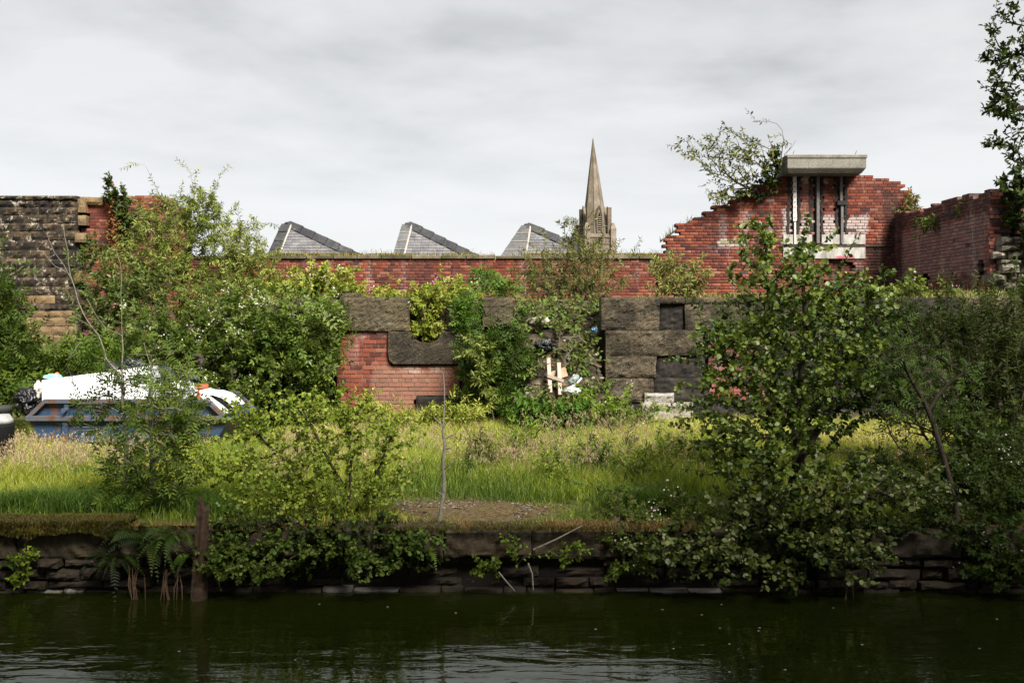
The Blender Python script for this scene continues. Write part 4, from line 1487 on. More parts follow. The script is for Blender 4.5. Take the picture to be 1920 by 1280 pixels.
# ------------------------------------------------------------------ mooring bollard at the left edge
bo = empty('mooring_bollard', (P(1, 860, 13.0)[0], 13.0, GZ), 'black iron mooring bollard with a white painted neck by the skip', 'bollard')
zz_ = lambda py: ZC - (py - HY) / (F / 13.0)
x0 = bo.location.x
MB().lathe([(.165, GZ - .1), (.165, zz_(800)), (.158, zz_(793))], x0, 13.0, 24).build('body', plain_mat('black_iron_paint', (.004, .004, .004), .8, .15), bo, smooth=True)
MB().lathe([(.156, zz_(793)), (.15, zz_(786)), (.115, zz_(778)), (.10, zz_(774))], x0, 13.0, 24).build('neck', plain_mat('flaking_white', (.30, .30, .29), .7, .2, dirt=.4), bo, smooth=True)
MB().lathe([(.10, zz_(774)), (.125, zz_(771)), (.135, zz_(766)), (.13, zz_(761.5)), (.11, zz_(760))], x0, 13.0, 24).build('cap', plain_mat('grey_cap', (.03, .03, .028), .7, .2), bo, smooth=True)

# ------------------------------------------------------------------ rubbish in the gap
raw = plain_mat('raw_timber', (.33, .26, .205), .75, .2, var=.15, scale=20)
fr = empty('timber_frame', P(1040, 735, 16.55), 'pale broken timber frame with one crossbar, leaning on the rubbish slope', 'frame')


def plank(a, c, w, t, name, mat, parent):
    a, c = Vector(a), Vector(c)
    d = (c - a).normalized()
    s = d.cross(Vector((0, 1, 0))).normalized() * w / 2
    n = s.cross(d).normalized() * t / 2
    v = [a - s - n, a + s - n, a + s + n, a - s + n, c - s - n, c + s - n, c + s + n, c - s + n]
    return MB().add(v, [(3, 2, 1, 0), (4, 5, 6, 7), (0, 1, 5, 4), (1, 2, 6, 5), (2, 3, 7, 6), (3, 0, 4, 7)]).build(name, mat, parent)


plank(P(1028.5, 672, 16.95), P(1032, 737, 16.45), .062, .045, 'upright', raw, fr)
plank(P(1048, 681, 16.9), P(1050.5, 741, 16.42), .062, .045, 'upright', raw, fr)
plank(P(1027, 704, 16.62), P(1057, 714, 16.58), .05, .045, 'crossbar', raw, fr)
lump('plastic_sheet', 'black crumpled plastic sheet draped at the top of the rubbish slope', P(1020, 646, 17.45), (.19, .2, .085), grey_bag, 31, 'sheet', .45, 4, None, .35)
lump('white_sack', 'white plastic sack at the foot of the timber frame', P(1072, 733, 16.45), (.17, .15, .075), plain_mat('white_sack_plastic', (.42, .41, .40), .5, .3), 33, 'sack', .3, 4, None, .15)
lump('blue_bag', 'blue plastic bag caught near the big stone wall', P(1114, 620, 17.35), (.07, .08, .075), plain_mat('blue_polythene', (.04, .12, .32), .35, .5), 35, 'bag', .4, 3, None, .3)
lump('torn_sack', 'pale torn sack above the black sheet in the gap', P(1010, 606, 18.0), (.24, .2, .12), plain_mat('pale_sackcloth', (.36, .31, .26), .8, .2), 37, 'sack', .4, 4, None, .2)
ca = empty('plastic_canister', P(1075, 714, 16.6), 'grey-green plastic canister lying beside the timber frame', 'canister')
mb = MB()
a_, c_ = P(1068, 719, 16.5), P(1084, 704, 16.6)
mb.tube([a_, a_ + (c_ - a_) * .08, a_ + (c_ - a_) * .8, c_], [.035, .06, .06, .03], 12)
mb.build('canister_body', plain_mat('grey_plastic', (.17, .21, .20), .35, .4), ca, smooth=True)
hose = empty('white_hose', P(1080, 715, 16.5), 'white plastic pipe bent over the canister', 'hose')
MB().tube([P(x_, y_, 16.48) for x_, y_ in ((1066, 727), (1075, 723), (1085, 715), (1091, 708))], .016, 7).build('hose_body', white_panel, hose)
for i, pts_ in enumerate((((1040, 655), (1053, 652), (1063, 660), (1067, 675), (1065, 688), (1058, 689)), ((1055, 632), (1072, 632), (1085, 630), (1092, 636), (1098, 643)), ((1060, 670), (1072, 655), (1073, 642), (1066, 634)))):
    h_ = empty('loose_cable', P(pts_[0][0], pts_[0][1], 17.2), ['pale looped cable above the timber frame', 'grey bent cable near the blue bag', 'thin cable curling over the black sheet'][i], 'cable', 'cables in the rubbish slope')
    MB().tube([P(x_, y_, 17.15 - i * .1) for x_, y_ in pts_], .006, 5).build('cable_body', plain_mat('pale_cable', (.16, .145, .12), .6, .3), h_)
bx = empty('cardboard_piece', P(1055, 700, 16.8), 'brown cardboard piece behind the timber uprights', 'cardboard')
plank(P(1034, 706, 16.85), P(1062, 696, 16.95), .16, .02, 'cardboard_sheet', plain_mat('cardboard', (.34, .25, .17), .85, .1), bx)
# tumbled stones and broken brick down the slope: too many to count
rs_ = np.random.RandomState(5)
Vs, Fs, Cs = [], [], []
ico = [(0, 0, 1), (.89, 0, .45), (.28, .85, .45), (-.72, .53, .45), (-.72, -.53, .45), (.28, -.85, .45), (.72, .53, -.45), (-.28, .85, -.45), (-.89, 0, -.45), (-.28, -.85, -.45), (.72, -.53, -.45), (0, 0, -1)]
icf = [(0, 1, 2), (0, 2, 3), (0, 3, 4), (0, 4, 5), (0, 5, 1), (1, 6, 2), (2, 7, 3), (3, 8, 4), (4, 9, 5), (5, 10, 1), (6, 7, 2), (7, 8, 3), (8, 9, 4), (9, 10, 5), (10, 6, 1), (11, 7, 6), (11, 8, 7), (11, 9, 8), (11, 10, 9), (11, 6, 10)]
ico, icf = np.array(ico), np.array(icf)


def rubble(name, pts, smin, smax, cols, label, flat=.7):
    n = len(pts)
    V = np.repeat(ico[None], n, 0) * rs_.uniform(.7, 1.3, (n, 12, 1))
    V = V * (rs_.uniform(smin, smax, (n, 1, 1)) * np.stack([rs_.uniform(.8, 1.5, n), rs_.uniform(.8, 1.5, n), np.full(n, flat)], -1)[:, None])
    V = V + pts[:, None]
    Fc = (icf[None] + (np.arange(n) * 12)[:, None, None]).reshape(-1, 3)
    C = np.array(cols)[rs_.randint(0, len(cols), n)] * rs_.uniform(.6, 1.25, (n, 1))
    me = fast_mesh(name, V.reshape(-1, 3), Fc, col=np.repeat(C, 12, 0))
    o = place(name, me, M['chip'])
    return tag(o, label, kind='stuff')


m, nt, b, out = new_mat('stone_chip')
a_ = N(nt, 'ShaderNodeAttribute', {'attribute_name': 'col'}).outputs['Color']
p = N(nt, 'ShaderNodeNewGeometry').outputs['Position']
f_ = noise_tex(nt, p, 60, 5, .7)
setc(nt, b, mix(nt, .6, a_, ramp(nt, f_, [(.3, (.5, .5, .5)), (.7, (1.3, 1.3, 1.3))]), 'MULTIPLY'), .9, .2)
M['chip'] = m
n = 420
yy = rs_.uniform(15.75, 18.6, n)
xx = .80 + (17.3 - yy) * .05 + rs_.uniform(-.85, .85, n)
rubble('rubble', np.stack([xx, yy, terrace_height(xx, yy) + .01], -1), .012, .05, [(.12, .10, .075), (.17, .14, .11), (.15, .07, .05), (.07, .06, .045), (.26, .23, .19)], 'loose stones and broken brick on the slope in the gap')
n = 900
xx = rs_.normal(-.45, .48, n)
yy = np.clip(rs_.normal(9.72, .26, n), 9.2, 10.6)
kk = wnoise2(xx * 5, yy * 5, 33) > -.25
xx, yy = xx[kk], yy[kk]
rubble('gravel', np.stack([xx, yy, ground_height(xx, yy) + .004], -1), .004, .016, [(.15, .115, .075), (.20, .16, .12), (.12, .055, .025), (.05, .035, .022), (.28, .25, .21)], 'stones and dead moss on the bare patch of bank', .5)
n = 40
xx = rs_.uniform(XT(1195), XT(1262), n) * .94
yy = rs_.uniform(15.6, 16.0, n)
rubble('debris', np.stack([xx, yy, ground_height(xx, yy) + .03], -1), .03, .07, [(.42, .38, .33), (.5, .47, .43), (.36, .18, .10)], 'pale broken brick lumps in the grass below the stone wall')

# rotten timber post standing in the water's edge
po = empty('rotten_post', (XB(386), BANK_Y - .2, 0), 'rotten brown timber post standing in the water by the ferns', 'post')
rp = random.Random(6)
wood = plain_mat('rotten_wood', (.055, .033, .02), .9, .15, var=.8, scale=22, bumps=1.0, dirt=.4)
V = []
levels, sides = 22, 14
for l in range(levels):
    t = l / (levels - 1)
    zz2 = -.15 + (0.80 + .15) * t
    for k in range(sides):
        a = k * 2 * math.pi / sides
        r = .07 * (1.05 - .3 * t) * (1 + .22 * snoise((math.cos(a) * 2.2, math.sin(a) * 2.2, t * .7), 1.4, 3) + .12 * math.sin(a * 5 + t))
        top_ = (0.11 * snoise((math.cos(a), math.sin(a), 3), 1.3, 8) + .05 * math.sin(a * 3 + 1) + .03 * math.sin(a * 7)) * (t ** 5)
        V.append((XB(384) + r * math.cos(a) + .05 * t, BANK_Y - .22 + r * math.sin(a), zz2 + top_))
Fc = [(l * sides + k, l * sides + (k + 1) % sides, (l + 1) * sides + (k + 1) % sides, (l + 1) * sides + k) for l in range(levels - 1) for k in range(sides)] + [tuple((levels - 1) * sides + k for k in range(sides))]
MB().add(V, Fc).build('post_body', wood, po)
# ------------------------------------------------------------------ plants
QT, QP = 1.8, 1.4
def leaf_template(kind):
    """verts (x along, y across, z normal) of unit length, triangles"""
    def blade(w1, w2, x1=.30, x2=.68, fold=.10, droop=-.08):
        v = [(0, 0, 0), (x1, w1, fold), (x2, w2, fold * .8), (1, 0, droop), (x2, -w2, fold * .8), (x1, -w1, fold), (.5, 0, 0)]
        f = [(0, 6, 1), (6, 2, 1), (6, 3, 2), (0, 5, 6), (6, 5, 4), (6, 4, 3)]
        return np.array(v), np.array(f)

    def narrow(w, fold=.06, droop=-.06):
        return np.array([(0, 0, 0), (.45, w, fold), (1, 0, droop), (.45, -w, fold)]), np.array([(0, 2, 1), (0, 3, 2)])
    if kind == 'round':
        return blade(.33, .40, .28, .72, .09, -.02)
    if kind == 'oval':
        return blade(.24, .22, .30, .66, .08, -.10)
    if kind == 'lance':
        return narrow(.13)
    if kind == 'broadlance':
        return narrow(.21, .08)
    if kind == 'ivy':
        return np.array([(0, 0, 0), (.15, .42, .04), (.5, .28, .06), (1, 0, -.08), (.5, -.28, .06), (.15, -.42, .04), (.4, 0, 0)]), np.array([(0, 6, 1), (6, 2, 1), (6, 3, 2), (0, 5, 6), (6, 5, 4), (6, 4, 3)])
    parts, n = [], 0
    if kind in ('ash', 'elder'):
        pairs = 4 if kind == 'ash' else 3
        ln, w = (.36, .17) if kind == 'ash' else (.40, .22)
        for i in range(pairs):
            x = .18 + .62 * i / max(1, pairs - 1)
            for s in (-1, 1):
                parts.append((x, s * math.radians(62), ln * (1 - .1 * abs(i - 1.5)), w))
        parts.append((.82, 0, ln, w))
    elif kind == 'bramble':
        parts = [(.30, math.radians(78), .62, .30), (.30, -math.radians(78), .62, .30), (.36, 0, .68, .30)]
    V, Fs = [], []
    for (x, a, ln, w) in parts:
        v, f = narrow(w, .07, -.14)
        v = v * ln
        c, s = math.cos(a), math.sin(a)
        vv = np.stack([x + v[:, 0] * c - v[:, 1] * s, v[:, 0] * s + v[:, 1] * c, v[:, 2] - .16 * x * x], -1)
        V.append(vv)
        Fs.append(f + n)
        n += len(v)
    # leaf stalk
    V.append(np.array([(0, .008, 0), (0, -.008, 0), (.85, 0, -.115)]))
    Fs.append(np.array([(0, 1, 2)]) + n)
    return np.concatenate(V), np.concatenate(Fs)


TEMPL = {k: leaf_template(k) for k in ('round', 'oval', 'lance', 'broadlance', 'ivy', 'ash', 'elder', 'bramble')}


def unit(a):
    return a / (np.linalg.norm(a, axis=-1, keepdims=True) + 1e-9)


def leaves_mesh(name, pos, dirs, nrm, size, col, kind):
    T, Fc = TEMPL[kind]
    A = unit(dirs)
    B = unit(np.cross(nrm, A))
    C = np.cross(A, B)
    V = pos[:, None] + size[:, None, None] * (T[None, :, 0:1] * A[:, None] + T[None, :, 1:2] * B[:, None] + T[None, :, 2:3] * C[:, None])
    n, k = V.shape[:2]
    Fi = (Fc[None] + (np.arange(n) * k)[:, None, None]).reshape(-1, 3)
    return fast_mesh(name, V.reshape(-1, 3), Fi, col=np.repeat(col, k, 0))


FL_V = np.array([(0, 0, .1)] + [(math.cos(a) * r, math.sin(a) * r, 0.0) for i in range(10) for a, r in [(i * math.pi / 5, 1.0 if i % 2 else .45)]])
FL_F = np.array([(0, i + 1, (i + 1) % 10 + 1) for i in range(10)])


def flower_mesh(name, pos, size, rs):
    n = len(pos)
    nrm = unit(rs.normal(0, .5, (n, 3)) + np.array([0, -.6, .8]))
    A = unit(np.cross(nrm, rs.normal(0, 1, (n, 3))))
    B = np.cross(nrm, A)
    V = pos[:, None] + size[:, None, None] * (FL_V[None, :, 0:1] * A[:, None] + FL_V[None, :, 1:2] * B[:, None] + FL_V[None, :, 2:3] * nrm[:, None])
    Fi = (FL_F[None] + (np.arange(n) * 11)[:, None, None]).reshape(-1, 3)
    return fast_mesh(name, V.reshape(-1, 3), Fi)


N_TRI = [0]


def plant(name, label, cat, base, blobs, leaf, size, cols, per=14, twig=.35, stems=(), bark='bark', r_tip=.0022, r_pow=.46, r_max=.06, seed=1, group=None,
          mat='leaf', up=.35, droop=.25, flowers=0, flower_size=.014, flower_mat='petal', tipcol=None, wander=.10, flat=.6, outer=.5, bare=(), bal=.45, dens=1.0, spread=.60, shoots=.14):
    """base: world point; blobs: (px, py, depth, rx_px, ry_px, r_depth_m, twigs) the clumps of the crown; stems: traced main stems [(px, py, depth), ...]"""
    rs = np.random.RandomState(seed)
    base = np.asarray(base, float)
    root = empty(name, base, label, cat, group, 'thing')
    NB, PB = np.zeros((16000, 3)), np.zeros(16000)
    NB[0] = base
    nodes, par, chains, plen = [base], [-1], [], [0.0]
    far = base[1] > 14

    def add_chain(start, pts, is_twig):
        ids = [start]
        for q in pts:
            nodes.append(q)
            NB[len(nodes) - 1] = q
            par.append(ids[-1])
            plen.append(plen[ids[-1]] + (float(np.linalg.norm(q - nodes[ids[-1]])) if is_twig else 0.0))
            PB[len(nodes) - 1] = plen[-1]
            ids.append(len(nodes) - 1)
        chains.append((ids, is_twig))
        return ids[-1]

    for st in list(stems) + list(bare):
        pts = np.array([P(*q) if not isinstance(q, np.ndarray) else q for q in st])
        # resample with a little waviness
        seg = np.linalg.norm(np.diff(pts, axis=0), axis=1)
        s = np.concatenate([[0], np.cumsum(seg)])
        m = max(3, int(s[-1] / .12))
        t = np.linspace(0, s[-1], m)
        pp = np.stack([np.interp(t, s, pts[:, i]) for i in range(3)], -1)
        pp[1:] += rs.normal(0, .008, (m - 1, 3))
        d = np.linalg.norm(np.array(nodes) - pp[0], axis=1)
        j = int(np.argmin(d))
        add_chain(j, list(pp if d[j] > .02 else pp[1:]), False)
    T = []
    for bl in blobs:
        bl = tuple(bl)
        if bl[0] == 'w':
            c, rad, n = np.array(bl[1]), np.array(bl[2]), bl[3]
        else:
            px, py, Y, rx, ry, rd, n = bl
            c, rad = P(px, py, Y), np.array([rx * Y / F, rd, ry * Y / F])
        n = max(3, int(n * QT * dens * (.72 if far else 1.0)))
        q = np.clip(rs.normal(0, spread, (n, 3)), -1.5, 1.5) if bl[0] != 'w' else np.clip(rs.normal(0, spread, (n, 3)), -1.0, 1.0)
        lead = rs.uniform(0, 1, n) < shoots
        q[lead] *= 1.35
        q[lead, 2] = np.abs(q[lead, 2]) + .25
        T.append(c + q * rad)
    tips, clump = [], []
    if T:
        T = np.concatenate(T)
        T = T[T[:, 2] > 0.05]
        order = np.argsort(np.linalg.norm(T - base, axis=1))
        for j in order:
            t = T[j]
            NA = NB[:len(nodes)]
            d = np.linalg.norm(NA - t, axis=1)
            cost = d * (1 + .7 * np.clip((NA[:, 2] - t[2]) / (d + 1e-6), -0.2, 1) * up * 2) + bal * PB[:len(nodes)]
            i = int(np.argmin(cost))
            a = nodes[i]
            if d[i] < .02:
                continue
            pd = unit(nodes[i] - nodes[par[i]]) if par[i] >= 0 else np.array([0, 0, 1.0])
            ctrl = a + pd * d[i] * .33 + np.array([0, 0, up * d[i] * .35]) + rs.normal(0, wander * d[i], 3)
            k = int(np.clip(d[i] / (.22 if far else .12), 2, 4 if far else 8))
            tt = np.linspace(0, 1, k + 1)[1:, None]
            pts = (1 - tt) ** 2 * a + 2 * tt * (1 - tt) * ctrl + tt ** 2 * t
            add_chain(i, list(pts), True)
    # pipe-model radii
    NA = np.array(nodes)
    n = len(nodes)
    w = np.zeros(n)
    ends = {c[0][-1] for c in chains}
    for e in ends:
        w[e] += 1
    for i in range(n - 1, 0, -1):
        w[par[i]] += w[i]
    R = np.clip(r_tip * np.maximum(w, 1) ** r_pow, 0, r_max)
    mb = MB()
    for ids, tw in chains:
        if far and tw and w[ids[1]] <= 1 and cat in ('bramble', 'weed', 'ivy', 'hedge'):
            continue
        r0 = R[ids]
        r0[0] = min(r0[0], R[ids[1]] * 1.25)
        mx = r0.max()
        mb.tube(NA[ids], r0, 7 if mx > .02 else (4 if mx > .008 and not far else 3), cap=False)
    trunk = mb.build('trunk' if cat == 'tree' else 'stem', M[bark], root, smooth=True)
    N_TRI[0] += mb.n * 2
    if not T_len(T):
        return root
    # leaves
    LP, LD, LN, LS, LC = [], [], [], [], []
    cols = np.array(cols)
    FLP = []
    for ids, tw in chains:
        if not tw:
            continue
        pts = NA[ids]
        seg = np.linalg.norm(np.diff(pts, axis=0), axis=1)
        s = np.concatenate([[0], np.cumsum(seg)])
        L = s[-1]
        ll = min(L, twig * rs.uniform(.7, 1.2))
        m = max(3, int(per * QP * rs.uniform(.7, 1.25) * (.5 + .5 * ll / twig)))
        t = L - ll * (np.arange(m) + rs.uniform(0, .6, m)) / m
        t = np.clip(t, 0, L)
        q = np.stack([np.interp(t, s, pts[:, i]) for i in range(3)], -1)
        tan = unit(pts[-1] - pts[max(0, len(pts) - 3)])
        a0 = np.cross(tan, [.3, .2, .9])
        a0 = unit(a0)
        b0 = np.cross(tan, a0)
        ph = np.arange(m) * 2.4 + rs.uniform(0, 6.28) + rs.normal(0, .3, m)
        side = np.cos(ph)[:, None] * a0 + np.sin(ph)[:, None] * b0
        dirs = tan * rs.uniform(.35, .9, (m, 1)) + side + np.array([0, 0, -droop]) + rs.normal(0, .15, (m, 3))
        dirs[0] = tan + rs.normal(0, .2, 3)
        nr = np.array([0, 0, 1.0]) * flat + rs.normal(0, .42, (m, 3)) + side * .25 + np.array([0, -.22, 0])
        sz = size * (1.3 if far else 1.0) * rs.uniform(.45, 1.2, m)
        sz[:2] *= .75
        base_i = rs.uniform(0, 1)
        ci = np.clip(base_i * .6 + rs.uniform(0, 1, m) * .4, 0, .999) * (len(cols) - 1)
        lo = ci.astype(int)
        fr_ = (ci - lo)[:, None]
        cc = cols[lo] * (1 - fr_) + cols[np.minimum(lo + 1, len(cols) - 1)] * fr_
        cc = cc * rs.uniform(.8, 1.2, (m, 1))
        if tipcol is not None:
            kk = np.clip(1 - np.arange(m) / 4.0, 0, 1)[:, None] * rs.uniform(.2, 1)
            cc = cc * (1 - kk) + np.array(tipcol) * kk
        LP.append(q); LD.append(dirs); LN.append(nr); LS.append(sz); LC.append(cc)
        if flowers and rs.uniform() < flowers * .25:
            m2 = rs.randint(6, 13)
            FLP.append(pts[-1] + rs.normal(0, .045, (m2, 3)) + np.array([0, -.02, .03]))
    pos = np.concatenate(LP) - base
    me = leaves_mesh('crown', pos, np.concatenate(LD), np.concatenate(LN), np.concatenate(LS), np.concatenate(LC), leaf)
    N_TRI[0] += len(me.polygons)
    place('crown' if cat == 'tree' else 'foliage', me, M[mat], root, base)
    if FLP:
        fp = np.concatenate(FLP) - base
        me = flower_mesh('blossom', fp, .75 * flower_size * rs.uniform(.7, 1.25, len(fp)), rs)
        place('blossom', me, M[flower_mat], root, base)
    return root


def T_len(T):
    return 0 if isinstance(T, list) else len(T)


C_ALDER = [(0.0235, 0.0469, 0.0043), (0.0469, 0.0821, 0.0078), (0.0821, 0.1212, 0.0130), (0.1329, 0.1564, 0.0218)]
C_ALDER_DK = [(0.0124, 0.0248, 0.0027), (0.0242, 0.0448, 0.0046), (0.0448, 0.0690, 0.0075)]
C_WILLOW = [(0.0580, 0.0821, 0.0104), (0.1014, 0.1304, 0.0209), (0.1642, 0.1932, 0.0365), (0.2512, 0.2705, 0.0679)]
C_WILLOW_G = [(0.0235, 0.0407, 0.0065), (0.0453, 0.0673, 0.0104), (0.0782, 0.1056, 0.0196)]
C_BRAMBLE = [(0.0204, 0.0391, 0.0039), (0.0407, 0.0688, 0.0070), (0.0782, 0.1056, 0.0130)]
C_PALE = [(0.0920, 0.1196, 0.0145), (0.1564, 0.1840, 0.0232), (0.2484, 0.2576, 0.0435)]
C_ASH = [(0.0294, 0.0589, 0.0058), (0.0570, 0.0966, 0.0104), (0.1104, 0.1518, 0.0203)]
C_OLIVE = [(0.0600, 0.0680, 0.0162), (0.1040, 0.1120, 0.0290), (0.1760, 0.1760, 0.0580)]
C_IVY = [(0.0125, 0.0239, 0.0029), (0.0239, 0.0411, 0.0046), (0.0457, 0.0655, 0.0087)]  # ivy greens, lowered to carry the foreground shade
C_DEAD = [(.16, .06, .025), (.22, .10, .04), (.12, .045, .02)]
C_LIME = [(0.0708, 0.1164, 0.0084), (0.1214, 0.1771, 0.0136), (0.2024, 0.2429, 0.0261)]
C_NETTLE = [(0.0322, 0.0690, 0.0081), (0.0552, 0.1104, 0.0116), (0.0920, 0.1564, 0.0203)]

# --- at the back: on and behind the terrace
plant('willow_tree', 'tall bushy willow in front of the broken brick pier', 'tree', P(330, 735, 20.5),
      [(352, 395, 20, 40, 40, .35, 75), (390, 400, 20, 34, 42, .35, 70), (310, 440, 20, 60, 55, .55, 150), (400, 460, 19.8, 65, 50, .6, 150), (345, 520, 19.6, 95, 60, .7, 230),
       (250, 505, 20, 65, 50, .6, 130), (420, 560, 19.4, 75, 60, .6, 160), (290, 590, 19.4, 85, 60, .6, 150)],
      'lance', .085, C_WILLOW, per=18, twig=.55, seed=3, dens=.85, bark='bark', up=.7, droop=.35, wander=.06, stems=[[(330, 735, 20.5), (335, 620, 20.3), (345, 500, 20.1), (370, 420, 20)], [(330, 735, 20.5), (310, 600, 20.2), (300, 480, 20)]])
plant('willow_tree', 'pale feathery willow overlapping the left end of the low brick wall', 'tree', P(455, 720, 19.2),
      [(447, 455, 19, 26, 38, .3, 55), (470, 500, 19, 42, 40, .4, 110), (490, 545, 18.8, 48, 42, .4, 120), (430, 600, 18.6, 60, 50, .5, 120), (500, 590, 18.6, 40, 35, .4, 60)],
      'lance', .075, C_WILLOW + [(.30, .31, .16)], per=20, twig=.5, seed=4, up=.7, droop=.35, wander=.06)
plant('willow_tree', 'bushy willow between the stone wall and the skip', 'tree', P(190, 760, 18.6),
      [(172, 480, 18.8, 26, 28, .4, 36), (190, 560, 18.6, 44, 40, .5, 80), (245, 560, 18.5, 55, 50, .5, 110), (190, 640, 18.3, 46, 32, .5, 80), (260, 650, 18.0, 80, 45, .5, 130)],
      'broadlance', .075, C_WILLOW_G + [(.15, .18, .07)], per=18, twig=.45, seed=5, up=.6, droop=.3)
plant('ivy_vine', 'ivy climbing over the top of the broken brick pier', 'ivy', P(225, 480, 24.85),
      [(203, 345, 24.8, 6, 14, .1, 14), (216, 372, 24.8, 16, 18, .15, 40), (232, 395, 24.75, 16, 26, .15, 50), (250, 420, 24.8, 25, 20, .15, 30)],
      'ivy', .085, C_IVY + [(.16, .18, .12)], per=9, twig=.3, seed=6, mat='leaf_gloss')
plant('dead_vine', 'brown withered vine hanging down the broken brick pier', 'vine', P(218, 520, 24.8),
      [(212, 410, 24.75, 9, 34, .08, 40), (216, 460, 24.7, 9, 32, .08, 26)], 'ivy', .075, C_DEAD, per=8, twig=.25, seed=7, droop=.8)
plant('elder_bush', 'dark elder bush at the left edge against the stone wall', 'bush', P(5, 800, 16.2),
      [(8, 560, 16, 18, 24, .3, 22), (6, 615, 16, 26, 32, .35, 50), (8, 660, 15.9, 46, 40, .45, 80), (20, 720, 15.8, 45, 35, .4, 70), (-60, 620, 16, 50, 90, .5, 90)], 'elder', .20, C_BRAMBLE, per=6, twig=.4, seed=8)
plant('ash_bush', 'spreading young ash with drooping fronds behind the skip', 'bush', P(110, 800, 17.0),
      [(65, 690, 16.6, 36, 16, .35, 34), (115, 675, 16.6, 45, 20, .4, 45), (190, 665, 16.7, 50, 22, .4, 40)], 'ash', .24, C_ASH, per=6, twig=.4, seed=9)
plant('bramble_thicket', 'bramble thicket dotted with white flowers behind the skip', 'bramble', P(400, 800, 17.2),
      [(330, 640, 17.0, 80, 50, .5, 150), (410, 660, 16.8, 80, 60, .5, 190), (400, 740, 16.6, 80, 45, .5, 140), (300, 710, 16.9, 60, 40, .5, 80), (480, 640, 17.0, 60, 60, .5, 120), (440, 590, 17.4, 60, 45, .5, 90)],
      'bramble', .085, C_BRAMBLE + [(.16, .20, .06)], per=11, twig=.4, seed=10, flowers=.38, flower_size=.020)
plant('bramble_thicket', 'dark bramble mass beside the left edge of the brick pier', 'bramble', P(560, 805, 16.9),
      [(520, 690, 16.8, 55, 60, .4, 110), (575, 720, 16.7, 50, 60, .4, 110), (500, 760, 16.5, 60, 35, .4, 70), (590, 660, 17.0, 40, 50, .35, 70), (600, 770, 16.6, 40, 30, .3, 45)],
      'bramble', .085, C_BRAMBLE, per=11, twig=.4, seed=11, flowers=.06, flower_size=.018)
plant('elder_bush', 'elder with grey-green leaves hanging over the rough stone block', 'bush', P(575, 790, 16.95),
      [(540, 600, 16.9, 40, 36, .3, 34), (590, 620, 16.85, 40, 45, .3, 45), (560, 660, 16.7, 50, 36, .3, 40), (612, 590, 16.9, 26, 26, .25, 22), (600, 690, 16.7, 34, 34, .3, 24)], 'elder', .19, C_ASH + [(.17, .20, .10)], per=6, twig=.35, seed=12)
plant('bramble_thicket', 'bright flowering bramble on the terrace in front of the brick wall', 'bramble', P(590, 560, 18.4),
      [(560, 545, 18.3, 45, 24, .4, 80), (610, 535, 18.4, 45, 26, .4, 90), (530, 555, 18.2, 30, 20, .3, 40), (650, 552, 18.2, 30, 16, .3, 40)], 'bramble', .09, C_PALE, per=11, twig=.35, seed=13, flowers=.35, flower_size=.022)
plant('bramble_thicket', 'lime-green weeds spilling through the gap above the notched stone', 'bramble', P(810, 575, 17.75),
      [(735, 560, 17.7, 45, 16, .3, 50), (790, 560, 17.75, 40, 24, .3, 70), (835, 565, 17.7, 36, 30, .3, 60), (790, 600, 17.5, 26, 30, .2, 45), (815, 630, 17.45, 18, 18, .15, 22), (860, 550, 17.9, 30, 22, .3, 40)],
      'bramble', .07, C_PALE + C_LIME[1:], per=11, twig=.3, seed=14, flowers=.12, flower_size=.018)
plant('elder_bush', 'small dark elder on the terrace right of the notched stone', 'bush', P(872, 620, 17.35),
      [(872, 575, 17.3, 18, 22, .2, 22), (876, 602, 17.25, 18, 18, .2, 16), (925, 532, 18.4, 32, 16, .25, 22), (905, 515, 18.5, 14, 16, .2, 10), (955, 545, 18.3, 22, 12, .2, 12)], 'elder', .14, C_NETTLE, per=7, twig=.3, seed=15)
plant('elder_bush', 'dark elder cascading beside the rubbish gap', 'bush', P(925, 800, 16.95),
      [(920, 655, 16.95, 48, 28, .3, 44), (945, 700, 16.85, 44, 38, .3, 56), (900, 670, 17.0, 30, 34, .25, 24), (950, 750, 16.7, 40, 26, .3, 34), (975, 640, 17.0, 18, 28, .2, 14), (910, 730, 16.8, 34, 34, .3, 26)],
      'elder', .17, C_BRAMBLE[:2] + C_BRAMBLE[:2] + C_NETTLE[1:2], per=7, twig=.35, seed=16)
plant('willow_shoot', 'slender pale willow shoot in front of the dark elder', 'sapling', P(930, 800, 16.3),
      [(895, 690, 16.3, 22, 40, .15, 26), (915, 740, 16.2, 18, 30, .15, 16)], 'lance', .085, C_WILLOW, per=16, twig=.4, seed=17, up=.9, stems=[[(930, 800, 16.3), (912, 740, 16.3), (895, 670, 16.3)]])
plant('buddleia_bush', 'olive buddleia bush in front of the low brick wall, under the spire', 'bush', P(1060, 610, 20),
      [(1020, 520, 20.3, 40, 40, .5, 100), (1075, 510, 20.2, 50, 45, .5, 130), (1120, 530, 20.1, 40, 40, .5, 90), (1050, 560, 19.9, 60, 35, .5, 110), (1075, 440, 20.4, 26, 30, .3, 24), (1060, 415, 20.4, 12, 14, .2, 5), (1110, 470, 20.4, 40, 20, .3, 30)],
      'lance', .075, C_OLIVE, per=16, twig=.4, seed=18, up=.7, r_tip=.003)
plant('buddleia_bush', 'pale buddleia bush on the terrace below the gable slope', 'bush', P(1285, 560, 19.5),
      [(1240, 500, 19.6, 24, 20, .3, 20), (1275, 515, 19.5, 40, 26, .4, 60), (1310, 530, 19.4, 26, 24, .3, 40), (1265, 540, 19.3, 36, 16, .3, 36)], 'lance', .085, C_OLIVE + C_WILLOW[2:], per=15, twig=.4, seed=19, up=.8)
